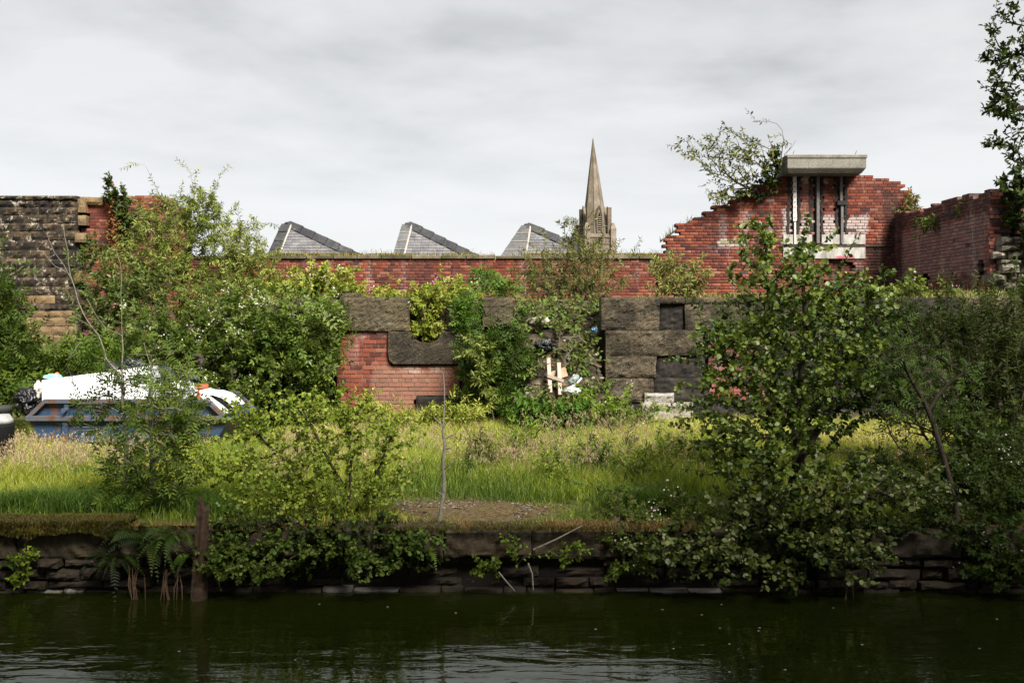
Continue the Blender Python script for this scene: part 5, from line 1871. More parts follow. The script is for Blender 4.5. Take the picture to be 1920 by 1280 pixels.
plant('gable_tree', 'small tree rooted on top of the ragged brick gable, leaning left', 'tree', P(1425, 372, 24.75),
      [(1310, 275, 24.6, 40, 20, .4, 34), (1350, 290, 24.6, 50, 36, .5, 75), (1400, 280, 24.7, 40, 34, .5, 65), (1365, 340, 24.6, 40, 36, .5, 70), (1420, 320, 24.7, 40, 36, .5, 60), (1345, 372, 24.6, 24, 16, .3, 20)],
      'broadlance', .10, C_OLIVE + C_WILLOW_G[:2], per=8, twig=.4, seed=20, dens=.55, up=.5, r_tip=.004, bark='bark_dark', bare=[[(1440, 365, 24.75), (1460, 310, 24.75), (1480, 280, 24.75), (1492, 264, 24.75)], [(1460, 310, 24.75), (1468, 275, 24.75), (1470, 262, 24.75)], [(1465, 300, 24.75), (1485, 275, 24.7)]])
plant('ivy_clump', 'dark ivy clump where the gable tree meets the concrete slab', 'ivy', P(1455, 345, 24.7), [(1452, 298, 24.6, 9, 18, .15, 24), (1435, 340, 24.6, 22, 14, .2, 22), (1395, 366, 24.7, 34, 8, .2, 22)], 'ivy', .08, C_IVY[:2], per=9, twig=.25, seed=21)
plant('wall_weed', 'weeds growing out of the top of the sooty side wall', 'weed', P(1812, 405, 21.2), [(1808, 395, 21.2, 16, 12, .2, 14), (1828, 405, 20.8, 14, 12, .2, 12), (1762, 425, 22.3, 30, 14, .2, 26)], 'lance', .12, C_ASH, per=8, twig=.2, seed=22)
plant('wall_weed', 'tufts of weed on the broken right shoulder of the gable', 'weed', P(1702, 405, 24.8), [(1705, 395, 24.7, 20, 16, .15, 24), (1712, 372, 24.7, 10, 12, .15, 10)], 'broadlance', .09, C_OLIVE, per=8, twig=.2, seed=23)
plant('ivy_clump', 'ivy overhanging the broken wall end at the right edge', 'ivy', P(1925, 470, 19.6), [(1912, 345, 19.6, 20, 24, .3, 50), (1925, 400, 19.6, 25, 60, .3, 60), (1890, 415, 19.65, 12, 12, .1, 10), (1876, 340, 19.6, 8, 8, .1, 4)], 'ivy', .10, C_IVY, per=9, twig=.3, seed=24, mat='leaf_gloss')
plant('bramble_thicket', 'weeds along the terrace foot of the sooty side wall', 'bramble', P(1770, 560, 17.9), [(1700, 545, 18, 40, 16, .3, 36), (1760, 560, 18, 50, 10, .3, 30), (1850, 562, 17.9, 60, 12, .3, 36), (1900, 580, 17.7, 40, 24, .3, 34)], 'bramble', .08, C_WILLOW[:3], per=10, twig=.3, seed=25, flowers=.08)
plant('nettle_patch', 'tall green nettles at the foot of the rubbish slope', 'weed', P(1010, 815, 15.9),
      [(990, 770, 15.9, 36, 26, .3, 50), (1030, 780, 15.8, 40, 24, .3, 60), (970, 790, 15.8, 30, 20, .3, 30), (1075, 780, 15.9, 36, 22, .3, 40)], 'broadlance', .085, C_NETTLE, per=16, twig=.4, seed=26, up=1.0)
plant('bramble_thicket', 'flowering weeds below the big stone wall', 'bramble', P(1130, 815, 15.9),
      [(1110, 770, 16.2, 36, 24, .3, 50), (1150, 790, 15.9, 50, 20, .3, 60), (1200, 790, 16, 40, 18, .3, 36), (1090, 745, 16.5, 24, 22, .2, 24), (1160, 755, 16.6, 30, 24, .2, 24)], 'bramble', .07, C_LIME[:2] + C_BRAMBLE[1:], per=10, twig=.35, seed=27, flowers=.18, flower_size=.016, up=.8)
plant('willowherb_stand', 'willowherb shoots in front of the pier with pale lower leaves', 'weed', P(770, 815, 16.3),
      [(700, 775, 16.6, 20, 22, .2, 20), (720, 785, 16.5, 30, 18, .2, 24), (800, 790, 15.9, 50, 22, .3, 50), (870, 780, 15.8, 40, 26, .3, 50), (640, 790, 16.2, 40, 24, .3, 40), (835, 765, 15.9, 14, 12, .2, 8)], 'lance', .085, C_PALE + C_LIME[1:], per=15, twig=.35, seed=28, up=1.0)
plant('rosebay_plant', 'rosebay willowherb with pink flowers on the terrace', 'flower', P(850, 565, 18.6), [(830, 545, 18.6, 10, 20, .1, 9), (862, 548, 18.6, 12, 18, .1, 10), (880, 550, 18.6, 8, 14, .1, 6)], 'lance', .08, C_LIME, per=12, twig=.3, seed=29, up=1.2, flowers=.5, flower_size=.024, flower_mat='petal_pink')

plant('bramble_thicket', 'olive weeds sprouting among the rubbish in the gap', 'bramble', P(1060, 690, 17.0),
      [(985, 580, 18.2, 30, 20, .3, 36), (1040, 580, 18.3, 40, 20, .3, 44), (1100, 580, 18.3, 36, 20, .3, 40), (1000, 605, 18.0, 36, 16, .3, 24), (1060, 605, 18.0, 40, 18, .3, 30), (1090, 640, 17.5, 34, 34, .25, 40), (1000, 680, 17.0, 24, 30, .2, 20), (1100, 690, 17.0, 26, 34, .2, 30), (985, 710, 16.7, 26, 24, .2, 20), (1115, 740, 16.6, 22, 24, .2, 20), (1060, 655, 17.4, 26, 16, .15, 14), (1040, 750, 16.0, 50, 14, .2, 24)],
      'oval', .06, C_OLIVE[:2] + C_NETTLE[1:], per=10, twig=.28, seed=46)
for i, (px, py, Y, rx, lab) in enumerate(((1035, 900, 11.2, 30, 'lush green willowherb clump in the grass right of the bare patch'), (1120, 880, 11.8, 36, 'lush green willowherb clump below the rubbish gap'), (1200, 900, 11.0, 40, 'lush green willowherb clump between the bramble and the alder'), (1270, 870, 12.0, 34, 'willowherb clump in the grass left of the alder'), (905, 870, 12.0, 30, 'reddish-stemmed willowherb clump right of the bare sapling'), (985, 850, 12.8, 36, 'willowherb clump in the grass in front of the nettles'))):
    plant('willowherb_clump', lab, 'weed', P(px, py, Y) * np.array([1, 1, 0]) + np.array([0, 0, GZ]), [(px, py - 34, Y, rx, 24, .3, 26), (px + 10, py - 14, Y - .2, rx * 1.2, 20, .3, 20)], 'lance', .08, [C_LIME, C_NETTLE, C_LIME, C_LIME, C_OLIVE, C_LIME][i], per=11, twig=.32, seed=140 + i, up=1.3, group='willowherb clumps in the meadow')
# --- middle and front
plant('ash_sapling', 'young ash sapling by the skip with bare silvery upper branches', 'tree', P(240, 985, 9.7),
      [(215, 855, 9.75, 34, 40, .3, 16), (245, 905, 9.65, 40, 34, .3, 22), (190, 930, 9.7, 34, 26, .25, 14), (265, 790, 9.8, 26, 26, .25, 10), (190, 760, 9.8, 24, 30, .25, 9), (255, 720, 9.8, 40, 24, .25, 12), (150, 775, 9.7, 16, 30, .2, 6), (200, 690, 9.8, 50, 20, .25, 12)],
      'ash', .22, C_ASH, per=3, twig=.3, dens=.75, bark='bark_grey', seed=30, r_tip=.003, r_max=.03, up=.4,
      stems=[[(240, 985, 9.7), (238, 850, 9.75), (232, 740, 9.8), (230, 644, 9.8), (227, 628, 9.8)], [(232, 740, 9.8), (219, 700, 9.8), (200, 672, 9.8), (190, 644, 9.8), (175, 616, 9.8), (162, 594, 9.8), (147, 559, 9.8), (134, 525, 9.8), (128, 487, 9.8), (119, 419, 9.8)]],
      bare=[[(134, 525, 9.8), (112, 480, 9.8), (97, 468, 9.8), (88, 440, 9.8)], [(128, 512, 9.8), (103, 500, 9.8), (78, 472, 9.8)], [(227, 628, 9.8), (203, 618, 9.8), (184, 606, 9.8), (165, 560, 9.8)],
            [(227, 628, 9.8), (250, 610, 9.75), (281, 600, 9.7), (309, 580, 9.7)], [(176, 616, 9.8), (150, 600, 9.75), (128, 588, 9.7)], [(190, 644, 9.8), (160, 636, 9.75), (140, 648, 9.7), (127, 670, 9.7)], [(227, 628, 9.8), (228, 500, 9.9), (220, 470, 9.9)]])
plant('ash_sapling', 'leafy ash sapling in front of the right half of the skip', 'tree', P(280, 985, 9.6),
      [(330, 775, 9.5, 50, 44, .35, 34), (355, 830, 9.45, 40, 34, .3, 24), (300, 850, 9.5, 40, 36, .3, 22), (310, 720, 9.6, 36, 34, .3, 18), (330, 900, 9.4, 40, 26, .3, 16), (270, 930, 9.5, 36, 26, .3, 18), (345, 740, 9.5, 24, 24, .25, 9)],
      'ash', .21, C_ASH + [(.13, .17, .03)], per=3, twig=.3, dens=.8, bark='bark_grey', seed=31, r_tip=.003, r_max=.03, up=.4,
      stems=[[(280, 985, 9.6), (287, 870, 9.6), (284, 760, 9.6), (283, 690, 9.6), (270, 640, 9.6)], [(287, 870, 9.6), (320, 830, 9.5), (340, 780, 9.5)]])
plant('goat_willow', 'broad light green goat willow bush on the bank edge', 'bush', P(640, 1000, 9.35),
      [(470, 800, 9.7, 50, 36, .35, 38), (560, 800, 9.7, 50, 40, .35, 42), (650, 790, 9.6, 50, 38, .35, 38), (720, 830, 9.6, 40, 40, .35, 32), (450, 870, 9.6, 50, 40, .35, 36), (540, 880, 9.5, 60, 46, .4, 54), (640, 870, 9.5, 60, 46, .4, 54), (720, 910, 9.45, 46, 40, .35, 34),
       (560, 950, 9.3, 60, 36, .35, 44), (660, 950, 9.3, 60, 36, .35, 42), (470, 940, 9.35, 40, 34, .3, 22), (600, 760, 9.65, 16, 18, .2, 7), (690, 760, 9.65, 14, 18, .2, 6)],
      'round', .038, C_LIME + [(.24, .27, .05)], per=12, twig=.30, seed=32, shoots=.3, dens=1.3, flat=.4, tipcol=(.26, .29, .07), bark='bark_dark', r_tip=.0016, r_max=.013, up=.6,
      stems=[[(640, 1000, 9.35), (600, 940, 9.4), (530, 860, 9.5), (470, 800, 9.6)], [(640, 1000, 9.35), (650, 920, 9.4), (600, 830, 9.5), (570, 770, 9.6)], [(645, 1000, 9.35), (690, 920, 9.4), (735, 820, 9.5)], [(640, 1000, 9.35), (660, 880, 9.45), (650, 780, 9.55)]])
plant('goat_willow', 'low leafy boughs of willow drooping over the water from the bank', 'bush', P(640, 1010, 9.0),
      [(500, 1070, 8.55, 46, 14, .15, 16), (560, 1020, 8.8, 60, 26, .2, 34), (690, 1065, 8.55, 46, 16, .15, 18), (640, 1030, 8.75, 60, 26, .2, 32), (480, 1030, 8.8, 60, 30, .2, 30), (760, 1030, 8.7, 40, 30, .2, 24), (790, 1010, 8.8, 40, 24, .2, 18), (420, 1020, 8.85, 40, 30, .2, 18), (440, 980, 8.95, 40, 26, .25, 18)],
      'round', .045, C_ALDER[:3], per=10, twig=.28, seed=33, tipcol=(.15, .19, .045), bark='bark_dark', r_tip=.002, r_max=.012, up=-.1)
plant('dead_sapling', 'thin bare sapling standing alone on the bank', 'sapling', P(822, 1000, 9.15), [], 'lance', .05, C_PALE, bark='bark_grey', r_tip=.0075, r_max=.022, r_pow=.55, seed=34,
      stems=[[(822, 1000, 9.15), (824, 970, 9.15), (832, 930, 9.15), (831, 850, 9.15), (834, 780, 9.15), (833, 700, 9.15)]],
      bare=[[(832, 880, 9.15), (845, 868, 9.1), (852, 864, 9.1)], [(832, 842, 9.15), (846, 838, 9.1)], [(833, 800, 9.15), (822, 792, 9.1), (816, 785, 9.1)], [(832, 930, 9.15), (818, 920, 9.1)], [(833, 824, 9.15), (848, 812, 9.15)]])
plant('alder_tree', 'tall glossy round-leaved alder standing over the canal edge', 'tree', P(1470, 1010, 9.3),
      [(1430, 450, 9.5, 30, 36, .25, 22), (1500, 480, 9.5, 50, 34, .3, 34), (1420, 520, 9.5, 50, 40, .35, 36), (1500, 550, 9.4, 56, 44, .4, 52), (1590, 560, 9.5, 50, 34, .35, 34), (1660, 540, 9.5, 34, 26, .3, 16), (1430, 590, 9.4, 50, 40, .35, 36), (1540, 620, 9.4, 70, 44, .4, 58),
       (1380, 650, 9.3, 50, 36, .35, 34), (1330, 640, 9.3, 30, 22, .25, 12), (1340, 720, 9.2, 50, 40, .35, 38), (1430, 700, 9.2, 60, 44, .4, 52), (1540, 700, 9.3, 60, 40, .4, 46), (1330, 790, 9.1, 46, 36, .3, 34), (1420, 790, 9.1, 60, 44, .4, 54), (1510, 790, 9.2, 60, 40, .4, 42),
       (1350, 850, 9.1, 46, 30, .3, 26), (1430, 870, 9.0, 60, 40, .4, 44), (1530, 870, 9.1, 60, 36, .4, 34), (1610, 660, 9.4, 46, 36, .35, 26)],
      'round', .054, C_ALDER, per=10, twig=.28, seed=35, spread=.72, dens=.85, tipcol=(.18, .22, .035), mat='leaf_gloss', bark='bark_dark', r_tip=.0026, r_max=.035, up=.5, flat=.45,
      stems=[[(1470, 1010, 9.3), (1450, 880, 9.3), (1455, 780, 9.3), (1448, 650, 9.35), (1440, 540, 9.4), (1430, 440, 9.45)], [(1475, 1010, 9.3), (1490, 880, 9.3), (1500, 740, 9.35), (1510, 600, 9.4), (1505, 490, 9.4)], [(1455, 780, 9.3), (1390, 710, 9.25), (1330, 640, 9.2)], [(1490, 880, 9.3), (1560, 760, 9.3), (1590, 600, 9.4)]])
plant('alder_tree', 'lower alder boughs with pale leaves hanging over the dark water', 'tree', P(1475, 1012, 9.0),
      [(1260, 1030, 8.7, 60, 22, .2, 34), (1340, 1040, 8.6, 50, 34, .25, 44), (1390, 950, 8.9, 60, 40, .3, 44), (1480, 940, 8.9, 60, 40, .3, 44), (1560, 940, 8.9, 50, 36, .3, 32), (1590, 1030, 8.6, 60, 30, .25, 46), (1640, 1050, 8.55, 34, 24, .2, 20), (1500, 1020, 8.7, 40, 36, .25, 26), (1430, 1060, 8.6, 40, 24, .2, 16), (1205, 1030, 8.75, 30, 16, .15, 9), (1480, 1085, 8.6, 30, 16, .2, 9), (1630, 920, 9.0, 60, 34, .3, 34), (1720, 910, 9.1, 60, 30, .3, 30)],
      'round', .055, C_ALDER_DK[1:] + [(.10, .12, .03), (.20, .215, .075)], per=9, twig=.26, seed=36, bark='bark_dark', r_tip=.0024, r_max=.02, up=0.0, mat='leaf_gloss')
plant('leaning_tree', 'slim leaning tree with a bare grey trunk at the right of the bank', 'tree', P(1805, 1035, 8.95),
      [(1720, 690, 9.8, 60, 40, .4, 30), (1760, 760, 9.7, 50, 40, .4, 26), (1700, 770, 9.6, 50, 36, .4, 20), (1660, 690, 9.6, 50, 40, .4, 22), (1800, 700, 9.8, 50, 50, .4, 26), (1680, 620, 9.8, 50, 36, .4, 20)],
      'ash', .14, C_ASH[:2] + C_BRAMBLE[:2], per=4, twig=.3, seed=37, dens=.6, bark='bark_dark', r_tip=.004, r_pow=.36, r_max=.028, up=.3,
      stems=[[(1805, 1035, 8.95), (1795, 960, 9.05), (1778, 890, 9.2), (1760, 820, 9.35), (1742, 770, 9.45), (1715, 720, 9.5), (1695, 680, 9.5)], [(1742, 770, 9.45), (1765, 730, 9.5), (1782, 720, 9.5), (1800, 700, 9.5)]],
      bare=[[(1760, 845, 9.35), (1720, 850, 9.3), (1685, 848, 9.3), (1665, 800, 9.3), (1650, 760, 9.3)], [(1750, 810, 9.4), (1710, 790, 9.35), (1690, 770, 9.3)], [(1790, 935, 9.1), (1765, 925, 9.05), (1745, 922, 9.0)]])
plant('willow_thicket', 'dense grey-green willow thicket filling the right edge', 'tree', P(1830, 1000, 11.2),
      [(1720, 620, 11.5, 50, 50, .5, 90), (1790, 640, 11.5, 50, 60, .5, 120), (1860, 620, 11.4, 60, 60, .5, 150), (1900, 700, 11.3, 50, 60, .5, 140), (1840, 730, 11.3, 60, 60, .5, 160), (1880, 810, 11.2, 60, 60, .5, 160), (1800, 800, 11.3, 46, 50, .5, 90), (1700, 720, 11.6, 40, 60, .5, 70), (1860, 890, 11.0, 70, 50, .5, 140), (1930, 560, 11.3, 30, 60, .4, 60), (1980, 720, 11.2, 60, 120, .6, 120)],
      'lance', .075, C_WILLOW_G, per=17, twig=.42, seed=38, up=.9, wander=.05, r_tip=.002)
plant('bramble_thicket', 'dark bramble hanging over the canal wall at the right edge', 'bramble', P(1890, 1000, 9.2),
      [(1860, 930, 9.4, 50, 40, .3, 70), (1910, 960, 9.3, 50, 50, .3, 90), (1880, 1010, 9.0, 50, 40, .25, 70), (1850, 1060, 8.75, 36, 26, .2, 34), (1910, 1060, 8.7, 36, 40, .2, 45), (1960, 980, 9.1, 50, 80, .3, 70), (1730, 960, 9.3, 60, 26, .25, 50)],
      'bramble', .062, C_BRAMBLE[:2], per=9, twig=.28, seed=39, flowers=.10, flower_size=.012)
plant('bramble_thicket', 'bramble with a few white flowers trailing over the middle of the coping', 'bramble', P(1150, 990, 9.1),
      [(1150, 940, 9.5, 50, 26, .3, 40), (1200, 985, 9.1, 40, 26, .25, 34), (1160, 1010, 8.85, 30, 14, .12, 16), (1200, 1050, 8.75, 30, 24, .12, 18), (1160, 1070, 8.72, 26, 14, .1, 9), (1300, 960, 9.2, 50, 30, .3, 36)], 'bramble', .055, C_BRAMBLE[1:] + C_LIME[:1], per=8, twig=.25, seed=40, flowers=.12, flower_size=.014)
plant('alder_seedling', 'small alder sprig sprouting from the canal wall below the bare sapling', 'sapling', P(935, 1085, 8.8), [(912, 1062, 8.72, 24, 16, .08, 14)], 'round', .045, C_ALDER[1:], per=9, twig=.2, seed=41, bark='bark_dark')
plant('alder_seedling', 'leafy sprig on the canal wall under the middle coping stone', 'sapling', P(970, 1060, 8.85), [(960, 1022, 8.75, 26, 14, .08, 10), (1060, 1040, 8.75, 24, 20, .08, 14), (1085, 1025, 8.74, 16, 12, .08, 7)], 'oval', .045, C_LIME[:2] + C_ALDER[1:2], per=8, twig=.2, seed=42, bark='bark_dark')
plant('bramble_sprig', 'small bright bramble sprig on the mossy canal wall at the left', 'bramble', P(45, 1080, 8.85), [(45, 1045, 8.78, 24, 14, .06, 9), (30, 1085, 8.78, 22, 10, .06, 6)], 'bramble', .06, C_LIME, per=6, twig=.15, seed=43)
plant('bramble_thicket', 'bramble trailing down beside the rotten post', 'bramble', P(440, 1000, 8.95), [(425, 1030, 8.75, 30, 30, .12, 20), (440, 1070, 8.65, 36, 20, .1, 14), (400, 1060, 8.62, 20, 24, .08, 9)], 'bramble', .06, C_BRAMBLE[1:], per=7, twig=.25, seed=44, up=0)
plant('overhanging_tree', 'tree at the right whose leafy boughs hang into the sky', 'tree', np.array([6.1, 10.2, GZ]),
      [(1893, 20, 9.6, 30, 26, .25, 14), (1905, 90, 9.6, 30, 30, .25, 26), (1882, 110, 9.6, 34, 26, .25, 22), (1885, 170, 9.6, 36, 30, .25, 30), (1870, 200, 9.6, 26, 22, .25, 16), (1900, 220, 9.6, 30, 24, .25, 20), (1890, 265, 9.6, 34, 22, .25, 20), (1862, 50, 9.6, 16, 12, .1, 8), (1850, 105, 9.6, 18, 14, .12, 12), (1856, 205, 9.6, 18, 18, .12, 12), (1856, 265, 9.6, 16, 12, .12, 8), (1868, 150, 9.6, 20, 20, .15, 14), (1908, 295, 9.6, 14, 10, .15, 5),
       (1980, 150, 9.8, 70, 160, .6, 120), (2080, 200, 10, 90, 180, .9, 120), (2010, 330, 9.9, 50, 60, .5, 40)],
      'oval', .062, C_ALDER_DK, per=8, twig=.3, seed=45, dens=.6, spread=.5, r_tip=.0028, r_max=.09, up=.1, bark='bark_dark', stems=[[np.array([6.1, 10.2, GZ]), np.array([6.0, 10.1, 2.2]), np.array([5.75, 9.9, 3.8]), np.array([5.55, 9.8, 5.4])]])

plant('dark_filler_bush', 'dark-leaved bush added behind the alder to make dark gaps', 'bush', P(1500, 880, 11.0),  # added fill: dark leaves imitate deep shade between the alder boughs
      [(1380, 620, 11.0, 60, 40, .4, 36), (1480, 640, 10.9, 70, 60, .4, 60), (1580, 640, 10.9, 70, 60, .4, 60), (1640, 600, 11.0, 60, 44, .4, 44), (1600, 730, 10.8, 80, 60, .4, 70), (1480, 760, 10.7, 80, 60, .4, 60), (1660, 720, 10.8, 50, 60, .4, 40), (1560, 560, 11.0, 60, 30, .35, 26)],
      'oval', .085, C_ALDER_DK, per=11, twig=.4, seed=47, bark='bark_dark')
plant('dark_ivy_fill', 'dark ivy added to darken the canal wall beneath the goat willow', 'ivy', P(620, 995, 9.0),  # added fill: darkened leaves imitate the shade under the bank edge
      [(440, 1000, 8.9, 40, 26, .12, 40), (520, 1010, 8.88, 60, 30, .12, 60), (620, 1010, 8.86, 60, 34, .12, 64), (710, 1010, 8.86, 50, 34, .12, 54), (780, 1030, 8.84, 40, 26, .1, 34), (560, 1060, 8.84, 90, 20, .08, 40), (450, 1060, 8.82, 40, 26, .08, 26)],
      'ivy', .055, C_IVY, per=9, twig=.25, dens=.7, seed=48, up=0, bark='bark_dark')
plant('dark_ivy_fill', 'dark ivy added to darken the canal wall beneath the alder', 'ivy', P(1520, 995, 9.0),  # same darkened fill, standing in for shade below the alder
      [(1330, 1000, 8.9, 60, 22, .12, 44), (1440, 1000, 8.88, 70, 30, .12, 60), (1550, 1000, 8.88, 60, 26, .12, 50), (1640, 990, 8.9, 50, 22, .12, 36), (1720, 985, 8.92, 60, 16, .12, 30), (1830, 1010, 8.86, 50, 36, .12, 44), (1250, 1000, 8.9, 40, 16, .1, 20), (1480, 1060, 8.82, 60, 26, .08, 30)],
      'ivy', .055, C_IVY, per=9, twig=.25, dens=.8, seed=49, up=0, bark='bark_dark')
plant('bramble_thicket', 'dark bramble bank below the willow thicket at the right', 'bramble', P(1760, 960, 9.7),
      [(1700, 900, 9.9, 70, 40, .3, 50), (1800, 900, 9.8, 70, 50, .3, 64), (1890, 870, 9.9, 60, 60, .3, 60), (1640, 880, 10.0, 50, 30, .3, 30), (1830, 820, 10.2, 60, 50, .3, 40)],
      'bramble', .075, C_BRAMBLE[:2], per=9, twig=.32, seed=50, flowers=.15, flower_size=.014)
# ferns on the canal wall
def fern(label, base, n, length, lean, seed, cols=C_ASH, up0=.9):
    rs = np.random.RandomState(seed)
    root = empty('fern', base, label, 'fern', 'ferns on the canal wall', 'thing')
    for k in range(n):
        a = rs.uniform(0, 2 * math.pi)
        out_ = unit(np.array([math.cos(a), -abs(math.sin(a)) * .7 - .15, 0]) + np.array([lean, 0, 0]))
        L = length * rs.uniform(.35, 1.15)
        roll = rs.uniform(-.7, .7)
        m = 22
        t = np.linspace(0, 1, m)
        arch = rs.uniform(.75, 1.35)
        up1 = up0 * rs.uniform(.4, 1.35)
        pts = out_[None] * (L * .85 * t)[:, None] + np.array([0, 0, 1.0])[None] * (L * (up1 * t - arch * t ** 2))[:, None]
        V, Fc, C = [], [], []
        col = np.array(cols)[rs.randint(len(cols))] * rs.uniform(.7, 1.2)
        side0 = unit(np.cross(out_, [0, 0, 1.0]))
        side0 = unit(side0 * math.cos(roll) + np.array([0, 0, 1.0]) * math.sin(roll))
        skip_ = rs.uniform(0, 1, (m, 2)) < .10
        for i in range(2, m):
            tan = unit(pts[i] - pts[i - 1])
            w = L * .15 * math.sin(math.pi * min(1, .12 + t[i] * .9)) ** .8 * (1 - t[i] * .25)
            for s in (-1, 1):
                if skip_[i, (s + 1) // 2]:
                    continue
                d = unit(side0 * s + tan * .35) * w + np.array([0, 0, -.12 * w])
                b = len(V)
                hw_ = tan * L * .016
                V += [pts[i] - hw_, pts[i] + hw_, pts[i] + d * .6 + hw_ * .8, pts[i] + d, pts[i] + d * .6 - hw_ * .8]
                Fc += [(b, b + 1, b + 2), (b, b + 2, b + 4), (b + 4, b + 2, b + 3)]
        for i in range(m - 1):
            b = len(V)
            r = L * .008 * (1 - t[i] * .8)
            V += [pts[i] - side0 * r, pts[i] + side0 * r, pts[i + 1]]
            Fc += [(b, b + 1, b + 2)]
        me = fast_mesh('frond', np.array(V), np.array(Fc), col=np.repeat(col[None], len(V), 0))
        place('frond', me, M['leaf'], root, base)
    return root


fern('dark fern left of the rotten post, lowest on the wall', P(215, 1050, 8.78), 20, .42, -.3, 1, C_IVY)
fern('dark fern hanging over the wall just left of the post', P(285, 1020, 8.8), 24, .46, .0, 2, C_IVY)
fern('fern between the ash saplings and the post', P(330, 1010, 8.8), 22, .42, .2, 3, C_ASH[:2])
fern('small fern right beside the rotten post', P(358, 1045, 8.7), 14, .32, 0, 4, C_ASH[:2])
fern('fern growing at the foot of the ash saplings', P(255, 1000, 8.95), 20, .42, -.1, 8, C_IVY)
fern('fern leaning out below the bare sapling', P(800, 1030, 8.8), 6, .30, .2, 5, C_LIME[:2])
fern('small bright fern below the middle coping', P(1055, 1035, 8.82), 6, .20, -.1, 6, C_LIME)
fern('fern at the left edge of the canal wall', P(2, 1060, 8.82), 6, .26, .2, 7, C_ASH)

# withered fronds trailing to the water
for i, (px, n_) in enumerate(((255, 7), (322, 8), (1600, 3))):
    rs = np.random.RandomState(70 + i)
    r_ = empty('withered_stems', P(px, 1090, 8.72), ['withered brown stems trailing into the water under the left fern', 'withered brown stems trailing into the water next to the post', 'thin withered roots under the alder boughs'][i], 'stems')
    for k in range(n_):
        x_ = px + rs.uniform(-18, 18)
        a, c = P(x_, 1060 + rs.uniform(0, 20), 8.78), P(x_ + rs.uniform(-10, 10), 1128, 8.66)
        mid = (a + c) / 2 + np.array([rs.uniform(-.02, .02), -.03, .01])
        MB().tube([a, mid, c], [.005, .006, .003], 4).build('stem', M['dead_stem'] if 'dead_stem' in M else M.setdefault('dead_stem', plain_mat('dead_stem', (.085, .052, .032), .9, .1, var=.4)), r_)
# loose grey stick on the moss and twigs leaning on the wall
stk = empty('fallen_branch', P(150, 990, 9.0), 'pale curved dead branch lying on the mossy coping', 'branch')
for pts_ in (((110, 992), (125, 984), (142, 979), (153, 977), (165, 985)), ((150, 993), (168, 989), (190, 988), (208, 990), (214, 983), (210, 975))):
    MB().tube([P(x_, y_, 8.98) for x_, y_ in pts_], .009, 6).build('stick', M['bark_grey'], stk, smooth=True)
for lab, pts_ in (('pale dead twig leaning from the middle of the wall to the water', ((990, 1055), (998, 1075), (1000, 1106))), ('dark twig slanting into the water below the small sprig', ((935, 1072), (948, 1088), (966, 1108))), ('thin twig crossing the coping stone', ((1000, 1030), (1040, 1012), (1092, 985)))):
    tw_ = empty('dead_twig', P(pts_[0][0], pts_[0][1], 8.75), lab, 'twig', 'twigs on the canal wall')
    MB().tube([P(x_, y_, 8.76 - .03 * i) for i, (x_, y_) in enumerate(pts_)], [.008, .007, .005], 5).build('stick', M['bark_grey'], tw_)

# ------------------------------------------------------------------ grass
def blades(name, label, x, y, z, h, w, col, seed, bend=.5, kind='stuff', extra=None):
    rs = np.random.RandomState(seed)
    n = len(x)
    a = rs.uniform(0, 2 * math.pi, n)
    b = rs.uniform(.05, 1, n) * bend * h
    d = np.stack([np.cos(a), np.sin(a), np.zeros(n)], -1)
    fa = rs.uniform(-.9, .9, n)
    s = np.stack([np.cos(fa), np.sin(fa), np.zeros(n)], -1) * (w / 2)[:, None]
    p0 = np.stack([x, y, z], -1)
    up_ = np.array([0, 0, 1.0])
    p1 = p0 + up_ * (h * .5)[:, None] + d * (b * .22)[:, None]
    p2 = p0 + up_ * (h * (1 - .18 * bend))[:, None] + d * b[:, None]
    V = np.stack([p0 - s, p0 + s, p1 + s * .75, p1 - s * .75, p2], 1)
    Fc = np.array([(0, 1, 2), (0, 2, 3), (3, 2, 4)])
    Fi = (Fc[None] + (np.arange(n) * 5)[:, None, None]).reshape(-1, 3)
    me = fast_mesh(name, V.reshape(-1, 3), Fi, col=np.repeat(col, 5, 0))
    N_TRI[0] += len(Fi)
    return tag(place(name, me, M['grass']), label, kind=kind), p2


def seed_heads(name, label, p, size, col, seed):
    rs = np.random.RandomState(seed)
    n = len(p)
    k = 5
    pos = np.repeat(p, k, 0) + rs.normal(0, 1, (n * k, 3)) * np.array([.3, .3, .55]) * np.repeat(size, k)[:, None]
    dirs = rs.normal(0, .5, (n * k, 3)) + np.array([0, 0, 1.0])
    me = leaves_mesh(name, pos, dirs, rs.normal(0, 1, (n * k, 3)), np.repeat(size, k) * .8, np.repeat(col, k, 0) * rs.uniform(.7, 1.2, (n * k, 1)), 'lance')
    N_TRI[0] += len(me.polygons)
    return tag(place(name, me, M['grass']), label, kind='stuff')


rs = np.random.RandomState(99)
n = 175000
y = 9.05 + (17.2 - 9.05) * rs.uniform(0, 1, n) ** 0.85
x = rs.uniform(-.60, .60, n) * y
ok = np.ones(n, bool)
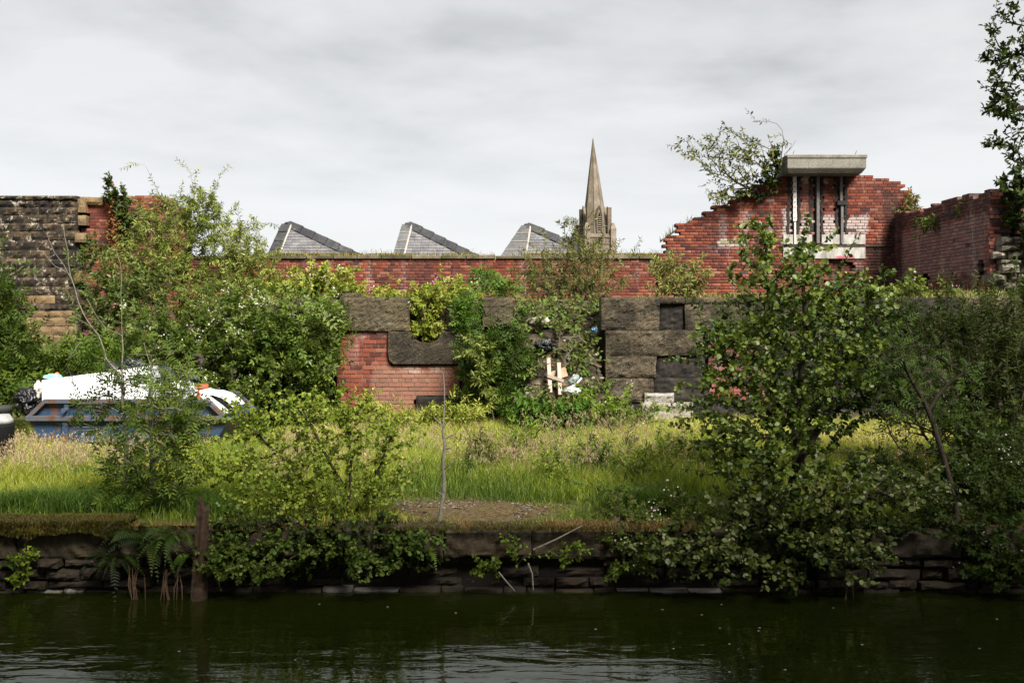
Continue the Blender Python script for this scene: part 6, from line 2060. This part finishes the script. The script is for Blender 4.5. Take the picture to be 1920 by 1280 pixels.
# thin over the bare patch, keep out of the skip, the bollard and the rubbish slope
d2 = ((x + .45) / 1.0) ** 2 + ((y - 9.70) / .55) ** 2 + .6 * wnoise2(x * 3, y * 3, 31)
ok &= (d2 > .8) | (rs.uniform(0, 1, n) < .22)
ok &= ~((x > KX(50)) & (x < KX(425)) & (y > KY) & (y < KY + 1.6))
ok &= ~((np.abs(x - .85) < .8) & (y > 16.0))
ok &= (y > 9.2) | (rs.uniform(0, 1, n) < .45)
x, y = x[ok], y[ok]
n = len(x)
nz = wnoise2(x * 1.6, y * 1.6, 41)
nz2 = wnoise2(x * 4.2, y * 4.2, 42)
h = .15 + .15 * rs.uniform(0, 1, n) ** 2 + .12 * nz + .09 * nz2 + .06 * np.clip((y - 10) / 4, 0, 1)
h = np.where((x < -3.2) & (y > 12), h * .7, h)
h *= np.clip(.25 + (d2[ok] - .9) * .9, .18, 1)
h = np.clip(h * np.clip(.55 + (y - 9.1) * .5, .5, 1), .04, .55)
pal = np.array([(.060, .105, .014), (.14, .195, .020), (.25, .295, .034), (.36, .35, .07), (.45, .37, .17)])
straw = np.clip(.41 + .42 * wnoise2(x * .9, y * 1.3, 43) + .10 * nz2 + .14 * np.clip((y - 10.5) / 4, -1, 1) + rs.normal(0, .14, n), 0, .999)
# greener, lusher strip by the coping at the left
straw = straw * (1 - .55 * np.clip((-1.6 - x) / 1.5, 0, 1) * np.clip((11.8 - y + .8 * nz) / 2.2, 0, 1)) * (len(pal) - 1)
lo = straw.astype(int)
fr_ = (straw - lo)[:, None]
col = (pal[lo] * (1 - fr_) + pal[lo + 1] * fr_) * rs.uniform(.75, 1.2, (n, 1))
blades('grass', 'long rough grass covering the bank', x, y, ground_height(x, y) - .02, h, rs.uniform(.006, .011, n) * (.8 + y * .03), col, 1, .75)
# flowering grass: blond seed heads, thickest in front of the skip
n = 4200
y = rs.uniform(10.9, 14.4, n)
x = np.where(rs.uniform(0, 1, n) < .62, rs.uniform(-.55, -.20, n), rs.uniform(-.25, .25, n)) * y
ok = ~((x > KX(50)) & (x < KX(425)) & (y > KY - .05)) & (wnoise2(x * 1.9, y * 1.9, 55) > -.1)
x, y = x[ok], y[ok]
n = len(x)
h = np.where(x < -3.2, np.where(y > 13.3, rs.uniform(.14, .26, n), rs.uniform(.2, .36, n)), rs.uniform(.22, .42, n))
col = np.array([(.30, .25, .13)]) * rs.uniform(.7, 1.2, (n, 1))
o_, tips_ = blades('seed_grass', 'tall blond flowering grass stalks, thickest in front of the skip', x, y, ground_height(x, y), h, np.full(n, .0035), col, 2, .45)
seed_heads('seed_heads', 'blond feathery grass heads, thickest in front of the skip', tips_, rs.uniform(.035, .07, n), np.array([(.36, .27, .17)]) * rs.uniform(.75, 1.15, (n, 1)), 3)
n = 2600
y = rs.uniform(10.6, 15.5, n)
x = rs.uniform(-.18, .42, n) * y
ok = wnoise2(x * 2.2, y * 2.2, 56) > 0
x, y = x[ok], y[ok]
n = len(x)
o_, tips_ = blades('meadow_stalks', 'slender pinkish flowering grass stalks across the middle of the meadow', x, y, ground_height(x, y), rs.uniform(.28, .52, n), np.full(n, .0035), np.array([(.24, .22, .09)]) * rs.uniform(.7, 1.2, (n, 1)), 12, .4)
seed_heads('meadow_heads', 'pinkish grass heads across the middle of the meadow', tips_, rs.uniform(.03, .06, n), np.array([(.34, .24, .17)]) * rs.uniform(.75, 1.2, (n, 1)), 13)
# lush dark tussocks by the coping, and grass on the terrace
n = 7000
cxs = np.array([P(a, 985, 9.25)[0] for a in (-20, 20, 60, 110, 150, 190, 215, 290, 340, 380, 1240, 1190)])
ci = rs.randint(0, len(cxs), n)
x = cxs[ci] + rs.normal(0, .13, n)
y = 9.3 + np.abs(rs.normal(0, .16, n)) + (ci % 3) * .12
pal2 = np.array([(.035, .085, .010), (.065, .125, .014), (.11, .165, .022)])
col = pal2[rs.randint(0, 3, n)] * rs.uniform(.7, 1.25, (n, 1))
blades('tussock_grass', 'lush dark green tussocks along the coping', x, y, ground_height(x, y), rs.uniform(.14, .34, n), rs.uniform(.006, .010, n), col, 4, 1.0)
n = 15000
u_ = rs.uniform(0, 1, n)
y = 17.65 + u_ ** 2 * 6.8
x = rs.uniform(-4.3, 9.3, n)
okk = wnoise2(x * 2.0, y * 2.0, 61) > .1
x, y = x[okk], y[okk]
n = len(x)
pal3 = np.array([(.12, .15, .03), (.20, .21, .05), (.32, .26, .11)])
col = pal3[rs.randint(0, 3, n)] * rs.uniform(.7, 1.2, (n, 1))
blades('terrace_grass', 'yellowing grass along the terrace above the retaining wall', x, y, terrace_height(x, y), np.clip(.10 + .13 * wnoise2(x * 1.9, y * 1.9, 62), .03, .5) * rs.uniform(.6, 1.5, n), rs.uniform(.010, .016, n), col, 5, .6)
# moss and grass tufts on the coping of the low wall
n = 9000
x = rs.uniform(X25(480), X25(1243), n)
y = BY + rs.uniform(-.06, .3, n)
okk = wnoise2(x * 2.4, y, 71) + rs.normal(0, .3, n) > -.1
x, y = x[okk], y[okk]
n = len(x)
pal4 = np.array([(.10, .10, .02), (.16, .13, .03), (.24, .18, .07), (.06, .075, .015)])
blades('wall_moss', 'moss and short grass tufts on the coping of the low brick wall', x, y, np.full(n, wall_top + .085), np.where(rs.uniform(0, 1, n) < .05, rs.uniform(.1, .3, n), rs.uniform(.03, .12, n)), rs.uniform(.010, .02, n), pal4[rs.randint(0, 4, n)] * rs.uniform(.9, 1.6, (n, 1)), 6, 1.2)
n = 1200
u_ = rs.uniform(XG(1240), XG(1470), n)
zt_ = np.array([gtop(q) for q in u_])
blades('gable_moss', 'moss and dry grass along the ragged slope of the gable', u_, GY + rs.uniform(0, .3, n), zt_ - .10, np.where(rs.uniform(0, 1, n) < .08, rs.uniform(.1, .3, n), rs.uniform(.03, .09, n)), rs.uniform(.010, .02, n), pal4[rs.randint(0, 4, n)] * rs.uniform(.6, 1.1, (n, 1)), 7, .8)
# short fuzz of moss strands hanging over the coping by the water
n = 34000
x = np.where(rs.uniform(0, 1, n) < .72, rs.uniform(XB(-160), XB(240), n), rs.uniform(XB(240), XB(1330), n))
dens = np.where((x < XB(235)), 1.0, np.where(x > XB(720), .5, .15))
okk = rs.uniform(0, 1, n) < dens * (0.5 + .5 * (wnoise2(x * 5, x * 0, 81) > -.2))
x = x[okk]
n = len(x)
y = BANK_Y + np.where(rs.uniform(0, 1, n) < .5, rs.uniform(-.085, -.05, n), rs.uniform(-.05, .25, n))
front = x < XB(235)
zf = np.where(front & (y < BANK_Y - .03), GZ + .05 - rs.uniform(0, 1, n) ** 1.3 * (.11 + .06 * wnoise2(x * 6, x * 0, 84)), GZ + np.where(front, .045, .0))
pal5 = np.array([(.10, .09, .014), (.075, .075, .011), (.12, .075, .02), (.06, .055, .011)])
blades('moss_fuzz', 'golden moss strands along the coping edge', x, y, zf, rs.uniform(.02, .075, n), rs.uniform(.004, .008, n), pal5[rs.randint(0, 4, n)] * rs.uniform(.7, 1.2, (n, 1)), 8, 1.3)
n = 4200
x = rs.uniform(XB(700), XB(1420), n)
y = BANK_Y + rs.uniform(-.05, .22, n)
okk = wnoise2(x * 4, y, 83) > -.3
x, y = x[okk], y[okk]
n = len(x)
blades('straw_fringe', 'dead straw and red moss fringe along the middle of the coping', x, y, np.full(n, GZ - .02), rs.uniform(.03, .12, n), rs.uniform(.004, .008, n), np.array([(.24, .15, .06), (.16, .07, .02), (.30, .21, .10)])[rs.randint(0, 3, n)] * rs.uniform(.7, 1.2, (n, 1)), 9, 1.8)
# tall dark docks and thistle stems standing in the meadow
for i, (px, py, Y, hh) in enumerate(((1045, 905, 11.3, 80), (1180, 860, 12.5, 60), (1080, 880, 12.0, 50), (970, 870, 12.2, 50), (880, 890, 11.4, 50), (1240, 860, 12.4, 50), (1130, 870, 11.8, 46))):
    plant('meadow_weed', ['tallest dark leafy weed stem in the middle of the grass', 'leafy weed stem in the grass nearest the pale base stone', 'leafy weed stem just right of the tallest one', 'thin leafy weed stem left of the tallest one', 'leafy weed stem nearest the bare sapling', 'leafy weed stem nearest the alder', 'short leafy weed stem between the grass and the bramble'][i],
          'weed', P(px, py, Y) * np.array([1, 1, 0]) + np.array([0, 0, GZ]), [(px, py - hh * .45, Y, 9, hh * .5, .05, 12)], 'lance', .075, C_NETTLE, per=9, twig=.25, seed=100 + i, up=1.2, group='weed stems in the meadow')
# yellow and white specks of small flowers in the grass
n = 90
y = rs.uniform(9.6, 13, n)
x = rs.uniform(-.5, -.1, n) * y
me = flower_mesh('buttercups', np.stack([x, y, GZ + rs.uniform(.2, .34, n)], -1), rs.uniform(.008, .013, n), rs)
tag(place('buttercups', me, plain_mat('yellow_petal', (.75, .55, .03), .6, .2)), 'small yellow flowers scattered through the grass at the left', kind='stuff')
n = 40
x = rs.uniform(-4, 4.4, n)
y = rs.uniform(4.5, 8.6, n)
V = np.stack([np.stack([x + dx, y + dy, np.full(n, .004)], -1) for dx, dy in ((-.012, 0), (0, -.008), (.012, 0), (0, .008))], 1).reshape(-1, 3)
me = fast_mesh('floating_petals', V, np.arange(n * 4).reshape(n, 4))
tag(place('floating_petals', me, M['petal']), 'pale petals and specks floating on the water', kind='stuff')
print('PLANT TRIS', N_TRI[0])

# ------------------------------------------------------------------ unseen trees and an added screening hedge on the near towpath: their shade lies over the canal and the bank edge
for i, (x_, y_, h_, r_, lab) in enumerate(((-5.2, -1.8, 8.0, 3.7, 'broad tree on the towpath behind the viewer to the left'), (0.2, -1.9, 8.2, 3.7, 'broad tree on the towpath straight behind the viewer'), (5.4, -1.6, 8.3, 3.8, 'broad tree on the towpath behind the viewer to the right'), (10.6, -0.6, 8.8, 4.3, 'largest tree on the towpath, furthest along to the right'))):
    plant('towpath_tree', lab, 'tree', np.array([x_, y_ - .8, .7]), [('w', (x_, y_, h_), (r_, r_ * .95, r_ * .9), 220), ('w', (x_ + 1.2, y_ + .6, h_ - 1.3), (r_ * .8, r_ * .7, r_ * .5), 70), ('w', (x_ + .3, y_ + 3.2, 7.3), (3.0, 1.7, 1.3), 90), ('w', (x_ - 1.2, y_ - .3, h_ - 1.2), (r_ * .8, r_ * .7, r_ * .5), 70)],  # third clump: overhanging boughs added to shade the bank from above
          'round', .24, C_ALDER[:3], per=19, twig=1.1, seed=60 + i, r_tip=.012, r_max=.22, group='trees on the near towpath', spread=.52, shoots=.05, bark='bark', stems=[[np.array([x_, y_ - .8, .7]), np.array([x_ + .1, y_ - .8, 3.0]), np.array([x_ - .1, y_ - .3, 5.5]), np.array([x_, y_, h_])]])
plant('added_hedge', 'unseen hedge added behind the near towpath to block low light', 'hedge', np.array([0, -4.2, .7]), [('w', (x_, -4.2, 3.1), (1.9, .9, 2.6), 60) for x_ in (-14, -11, -8, -5, -2, 1, 4, 7, 10, 13)], 'round', .24, C_ALDER[:2], per=14, twig=.9, seed=66, r_tip=.006, spread=.7, shoots=.05)  # added to cut low sky light coming from behind the viewer
